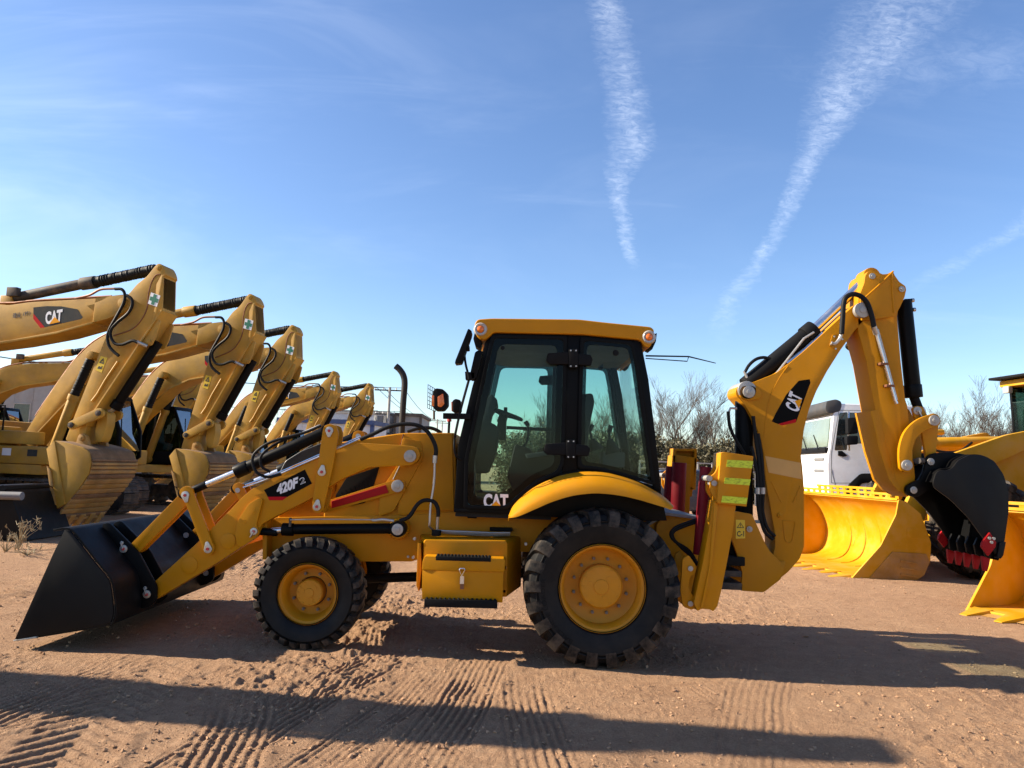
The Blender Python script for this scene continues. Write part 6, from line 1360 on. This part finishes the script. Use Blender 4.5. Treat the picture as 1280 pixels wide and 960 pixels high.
# ================================================================== dark blue car
cp0 = at(832, 604, 26); ORG = Vector((cp0.x, 26, 0)); CX = cp0.x
CR = thing('car', 'dark blue car parked beyond the backhoe, seen beside its rear pillar', 'car', ORG)
bd_ = [(CX - 2.2, .45), (CX - 2.25, .85), (CX - 2.0, 1.0), (CX - 1.0, 1.10), (CX - .35, 1.62), (CX + 1.3, 1.68), (CX + 1.95, 1.15), (CX + 2.2, 1.05), (CX + 2.25, .5), (CX + 2.0, .32), (CX - 2.0, .32)]
G().prism(rnd(bd_, .12), 25.2, 26.8).build('body', 'navy', CR, bevel=.10, seg=3)
for a, b_ in (((-.80, 1.14), (.30, 1.14)), ((.36, 1.14), (1.35, 1.14))): G().prism(rnd([(CX + a[0], 1.14), (CX + b_[0], 1.14), (CX + b_[0] - (.0 if b_[0] < 1 else .12), 1.55), (CX + a[0] + (.45 if a[0] < 0 else 0), 1.55)], .04), 25.19, 25.21).build('side_window', 'side_screen', CR)
for xx in (-1.35, 1.4):
    for yy, s in ((25.18, 1), (26.82, -1)): wheel('wheel', (CX + xx, .33), yy, s, .22, .34, .22, 40, 5, .4, CR, lug=.008, fill=.8, paintm='grey')
ORG = Vector((0, 0, 0))

# ================================================================== black bucket lying at left
q0 = at(44, 672, 13.2); ORG = Vector((q0.x - .9, 13.9, 0)); bx = q0.x - .15
SB = thing('loose_bucket', 'black steel bucket with grey top tube, lying on the dirt by the excavator track', 'bucket', ORG)
pr_ = [(bx, .02), (bx - .36, .80), (bx - .55, .92), (bx - .9, .92), (bx - 1.35, .55), (bx - 1.5, .1), (bx - 1.3, .02)]
mainb = G().prism(rnd(pr_, .05), 13.22, 13.25).build('side_plate', 'black_bucket', SB, bevel=.005); G().prism(rnd(pr_, .05), 14.55, 14.58).build('side_plate', 'black_bucket', SB, bevel=.005)
G().shell([(bx, .02), (bx - .36, .80), (bx - .55, .92), (bx - .9, .92), (bx - 1.35, .55), (bx - 1.5, .1)], .02, 13.24, 14.56).build('shell', 'black_bucket', SB)
tq = at(30, 620, 13.2); G().cyl((tq.x, 13.15, tq.z), (tq.x - 1.6, 13.15, tq.z - .02), .07, n=16).build('top_tube', 'grey', SB); G().cyl((bx - .5, 13.2, .88), (bx - .5, 14.6, .88), .06, n=14).build('cross_tube', 'black_bucket', SB)
ORG = Vector((0, 0, 0))

# ================================================================== sheds, buildings, poles
def box_building(name, label, cat, x0, x1, y0, y1, z1, wall, trim, windows=(), roof=None):
    global ORG
    ORG = Vector(((x0 + x1) / 2, (y0 + y1) / 2, 0)); t = thing(name, label, cat, ORG)
    G().box((x0, y0, 0), (x1, y1, z1)).build('wall', wall, t)
    G().box((x0 - .12, y0 - .12, z1 + .003), (x1 + .12, y1 + .12, z1 + .25)).build('roof', roof or trim, t)
    for x in (x0, x1): G().box((x - .1, y0 - .1, 0), (x + .1, y0 + .1, z1)).build('corner_post', trim, t)
    n = max(1, int((x1 - x0) / 1.2))
    for i in range(1, n): xx = x0 + (x1 - x0) * i / n; G().box((xx - .012, y0 - .02, .05), (xx + .012, y0 + .001, z1 - .05)).build('panel_joint', wall, t)
    for a, b_, c_, d_ in windows:
        w = G().ring([(a, c_), (b_, c_), (b_, d_), (a, d_)], [(a + .06, c_ + .06), (b_ - .06, c_ + .06), (b_ - .06, d_ - .06), (a + .06, d_ - .06)], y0 - .05, y0 + .01).build('window', trim, t); G().box((a + .05, y0 - .02, c_ + .05), (b_ - .05, y0 - .005, d_ - .05)).build('pane', 'side_screen', w)
    ORG = Vector((0, 0, 0)); return t
def xat(px, Y): return at(px, 575, Y).x
bA = box_building('site_cabin', 'white portable cabin with blue trim behind the excavator row', 'cabin', xat(347, 43), xat(468, 43), 43, 46, at(400, 529, 43).z, 'white_wall', 'blue_trim', [(xat(440, 43), xat(462, 43), .9, 2.2)])
bB = box_building('long_building', 'long pale flat-roofed building beyond the utility pole', 'building', xat(395, 62), xat(490, 62), 62, 70, at(450, 517, 62).z, 'white_wall', 'concrete', [(xat(410, 62), xat(418, 62), 2.0, 3.6), (xat(440, 62), xat(449, 62), 2.0, 3.6)], 'concrete')
bC = box_building('brick_annex', 'grey annex with dark roof at the end of the pale building', 'building', xat(490.5, 61), xat(523, 61), 61.2, 68, at(505, 520, 61).z, 'grey_wall', 'wood_dark', [(xat(500, 61), xat(508, 61), 1.5, 2.6)], 'wood_dark')
box_building('grey_shed', 'grey workshop shed with windows behind the excavators', 'building', xat(-60, 50), xat(196, 50), 50, 60, at(100, 470, 50).z, 'grey_wall', 'concrete', [(xat(p, 50), xat(p + 22, 50), 2.6, 4.4) for p in (10, 45, 80, 115, 160)], 'concrete')
for b_, a_ in ((bA, -6), (bB, -9)): b_.rotation_euler = (0, 0, R_(a_))
def pole(label, px, top, Y, arms=2, tf=False):
    global ORG
    p = at(px, top, Y); ORG = Vector((p.x, Y, 0)); t = thing('utility_pole', label, 'utility pole', ORG)
    G().cyl((p.x, Y, 0), (p.x, Y, p.z), .17, .10, n=12).build('mast', 'concrete', t)
    for i in range(arms):
        z = p.z - .25 - i * 1.9; w = 1.2 - .15 * i; ar = G().beam((p.x - w, Y, z), (p.x + w, Y, z), .08, .10).build('crossarm', 'dark_steel', t)
        for k in (-1, -.45, .45, 1): G().cyl((p.x + k * w * .95, Y, z + .05), (p.x + k * w * .95, Y, z + .25), .05, .03, n=8).build('insulator', 'white_wall', ar)
    if tf:
        G().cyl((p.x - .75, Y, p.z - 3.6), (p.x - .75, Y, p.z - 2.3), .38, n=16).build('transformer', 'grey', t); G().box((p.x - 1.3, Y - .3, p.z - 3.75), (p.x + .3, Y + .3, p.z - 3.61)).build('platform', 'dark_steel', t)
    ORG = Vector((0, 0, 0)); return p
pa = pole('utility pole with a transformer beside the pale building', 487.5, 484, 60, 2, True)
pb = pole('thin distant utility pole just left of the amber work lights', 547, 524, 110, 2); pc = pole('thin distant utility pole under the amber work lights', 553, 527, 130, 2)
pd_ = pole('distant utility pole behind the elbow of the last excavator', 402, 480, 95, 2)
for i, (dx, dz) in enumerate(((-1.1, -.02), (-.5, -.02), (1.1, -.02), (-.9, -1.9), (.9, -1.9))):
    A_ = Vector((pa.x + dx, 60, pa.z + dz)); B_ = Vector((pa.x - 34, 52, pa.z + dz + 1.4)); C_ = Vector((pb.x + dx * .5, 110, pb.z + dz * .8))
    for q, nm in ((B_, 'overhead wire running from the transformer pole over the excavator row'), (C_, 'overhead wire running from the transformer pole to the distant poles')):
        w = G().tube([A_.lerp(q, k / 8) + Vector((0, 0, -.9 * 4 * (k / 8) * (1 - k / 8))) for k in range(9)], .022, 4).build('overhead_wire', 'wire'); tag(w, nm, 'wire', 'overhead wires')

# ================================================================== vegetation
paint('bark', (.085, .066, .052), .95, .3, var=.3); paint('twig', (.075, .055, .042), .95, .1, var=.3)
def leafmat(name, a, b_):
    mt, nt, b = nmat(name); nt.links.new(ramp(nt, noise(nt, 1.4, 5, .7), [(.3, a), (.7, b_)]), b.inputs['Base Color']); b.inputs['Roughness'].default_value = .65; M[name] = mt
leafmat('leaf', (.045, .044, .017), (.13, .105, .050)); leafmat('dry', (.30, .22, .11), (.42, .33, .18))
def branchy(seed, h, spread, levels, n0, lean=.0, r0_=.06):
    rd = random.Random(seed); tk, tw = G(), G()
    def grow(p, d, L, r, lv):
        k = 4; pts = [p]; q = Vector(p)
        for i in range(k): d = (d + Vector((rd.gauss(0, .10), rd.gauss(0, .10), rd.gauss(.05, .06)))).normalized(); q = q + d * L / k; pts.append(q.copy())
        (tk if lv <= 1 else tw).tube(pts, [max(.004, r * (1 - .55 * i / k)) for i in range(k + 1)], 6 if lv <= 1 else 3, caps=False)
        if lv >= levels: return
        for i in range(rd.randint(4, 6) if lv else n0):
            f = rd.uniform(.25, 1.0); j = min(k - 1, int(f * k)); s = pts[j].lerp(pts[j + 1], f * k - j); a = rd.uniform(0, 6.28)
            nd = (d * rd.uniform(.75, 1.3) + Vector((math.cos(a), math.sin(a), rd.uniform(-.1, .5))) * spread).normalized(); grow(s, nd, L * rd.uniform(.42, .68), r * .5 * (1 - .3 * f), lv + 1)
    grow(Vector((0, 0, 0)), Vector((lean, 0, 1)), h * .55, r0_, 0); return tk, tw
def bare_tree(seed, h, sp, lv, n0, r=.07):
    t = thing('bare_tree', 'x', 'tree', (0, 0, 0)); tk, tw = branchy(seed, h, sp, lv, n0, r0_=r); tk.build('trunk', 'bark', t); tw.build('crown', 'twig', t); return t
protos = [bare_tree(11, 7.0, .55, 4, 8), bare_tree(23, 6.2, .6, 4, 8), bare_tree(37, 6.6, .5, 4, 7)]
def shrub(seed, name, w, h, n, size, mat, lab, cat):
    rd = np.random.RandomState(seed); t = thing(name, lab, cat); g = G()
    for k in range(7):
        a = rd.rand() * 6.28; g.tube([(0, 0, 0), (math.cos(a) * w * .2, math.sin(a) * w * .2, h * .4), (math.cos(a) * w * .4, math.sin(a) * w * .4, h * .8)], [.03, .02, .008], 5)
    g.build('stem', 'bark', t)
    cl = []
    for k in range(46):
        a = rd.rand() * 6.28; r = w * (rd.rand() ** .5) * .5; z = h * (.08 + .86 * rd.rand()); r *= 1.0 - .45 * max(0, z / h - .55) / .45; cl.append((r * math.cos(a), r * math.sin(a), z, .18 + .26 * rd.rand()))
    c = np.array(cl)[rd.randint(0, 46, n)]; P_ = c[:, :3] + rd.randn(n, 3) * c[:, 3:4] * .62; P_[:, 2] = np.clip(P_[:, 2], .05, h * 1.1)
    u = rd.randn(n, 3); u /= np.linalg.norm(u, axis=1, keepdims=True); v = np.cross(u, rd.randn(n, 3)); v /= np.linalg.norm(v, axis=1, keepdims=True); s = size * (.6 + .8 * rd.rand(n, 1))
    V_ = np.stack([P_ - u * s, P_ + v * s * .45, P_ + u * s, P_ - v * s * .45], 1).reshape(-1, 3); me = bpy.data.meshes.new('foliage'); me.from_pydata(V_.tolist(), [], np.arange(4 * n).reshape(-1, 4).tolist()); me.materials.append(M[mat])
    o = bpy.data.objects.new('foliage', me); COL.objects.link(o); o.parent = t; return t
shp = [shrub(k, 'evergreen_shrub', 3.4, 3.5, 5200, .085, 'leaf', 'x', 'shrub') for k in (1, 2, 3)]
rd = random.Random(5)
def put(src, used, x, y, sc, lab, grp):
    o = src if not used.get(src.name) else copy_tree(src); used[src.name] = True
    o.location = (x, y, 0); o.rotation_euler = (0, 0, rd.uniform(0, 6.28)); o.scale = (sc,) * 3; o['label'] = lab; o['group'] = grp
used = {}
for i, (px_, Y, sc) in enumerate(((838, 47, 1.12), (858, 45, 1.18), (884, 49, 1.05), (902, 46, 1.0), (925, 48, .95), (826, 50, .95), (806, 48, .9), (780, 47, .95), (760, 50, 1.0), (735, 49, .9), (716, 47, .85), (690, 50, .95), (672, 48, .85), (652, 49, .9), (870, 51, .85), (945, 50, .9), (964, 47, .95))):
    put(protos[i % 3], used, xat(px_, Y), Y, sc, 'slender bare tree standing behind the evergreen hedge', 'bare trees behind the evergreen hedge')
for i in range(22):
    px_ = 1138 + i * 8 + rd.uniform(-3, 3); Y = 40 + rd.uniform(-4, 4)
    put(protos[i % 3], used, xat(px_, Y), Y, rd.uniform(.70, .86) * (1.15 if i in (9, 10, 11) else 1), 'bare brown tree in the thicket behind the wheel loader', 'bare trees behind the wheel loader')
for i in range(9):
    px_ = (205, 222, 238, 352, 366, 380, 394, 212, 230)[i]; Y = 56 + rd.uniform(-2, 3)
    put(protos[i % 3], used, xat(px_, Y), Y, rd.uniform(.75, .95), 'bare tree showing in a gap between the excavators', 'bare trees behind the excavators')
for i in range(26):
    px_ = 640 + i * 12.5 + rd.uniform(-4, 4); Y = 43 + rd.uniform(-1.5, 2.0); 
    put(shp[i % 3], used, xat(px_, Y), Y, rd.uniform(.85, 1.1), 'dense olive-green shrub in the hedge across the yard', 'evergreen hedge shrubs')
# guard fence before the hedge
fx0, fx1, FYf = xat(800, 39), xat(945, 39), 39.0; ORG = Vector(((fx0 + fx1) / 2, FYf, 0))
FE = thing('rail_fence', 'low pale metal rail fence in front of the evergreen hedge', 'fence', ORG)
n = 8
for i in range(n + 1): xx = fx0 + (fx1 - fx0) * i / n; G().box((xx - .04, FYf - .04, 0), (xx + .04, FYf + .04, 2.1)).build('post', 'concrete', FE)
for z in (1.35, 1.7, 2.05): G().box((fx0, FYf - .06, z - .03), (fx1, FYf - .041, z + .03)).build('rail', 'concrete', FE)
ORG = Vector((0, 0, 0))
# dry weeds beside the loose bucket
def weed(px_, Y, h, n, seed):
    q = at(px_, 675, Y); rd2 = random.Random(seed); t = thing('dry_weed', 'x', 'weed', (q.x, Y, gz(q.x, Y))); g, s = G(), G()
    for i in range(n):
        a = rd2.uniform(0, 6.28); r = rd2.uniform(.05, .3); hh = h * rd2.uniform(.35, 1)
        pts = [(0, 0, -.01), (math.cos(a) * r * .35, math.sin(a) * r * .35, hh * .55), (math.cos(a) * r, math.sin(a) * r, hh)]; g.tube(pts, [.006, .004, .002], 4)
        if hh > h * .6:
            for k in range(5): s.tube([Vector(pts[2]) + Vector((rd2.gauss(0, .012), rd2.gauss(0, .012), rd2.gauss(-.02, .02))), Vector(pts[2]) + Vector((rd2.gauss(0, .03), rd2.gauss(0, .03), rd2.gauss(.02, .03)))], [.006, .003], 4)
    g.build('stems', 'dry', t, kind='stuff'); s.build('seed_heads', 'dry', t, kind='stuff'); return t
weed(24, 12.3, .48, 24, 1)['label'] = 'tall tuft of dry straw-coloured weeds in front of the loose black bucket'
weed(8, 11.9, .3, 16, 2)['label'] = 'short tuft of dry weeds at the foot of the loose black bucket'
weed(36, 11.6, .15, 18, 3)['label'] = 'low dry grass tuft near the tall straw-coloured weeds'
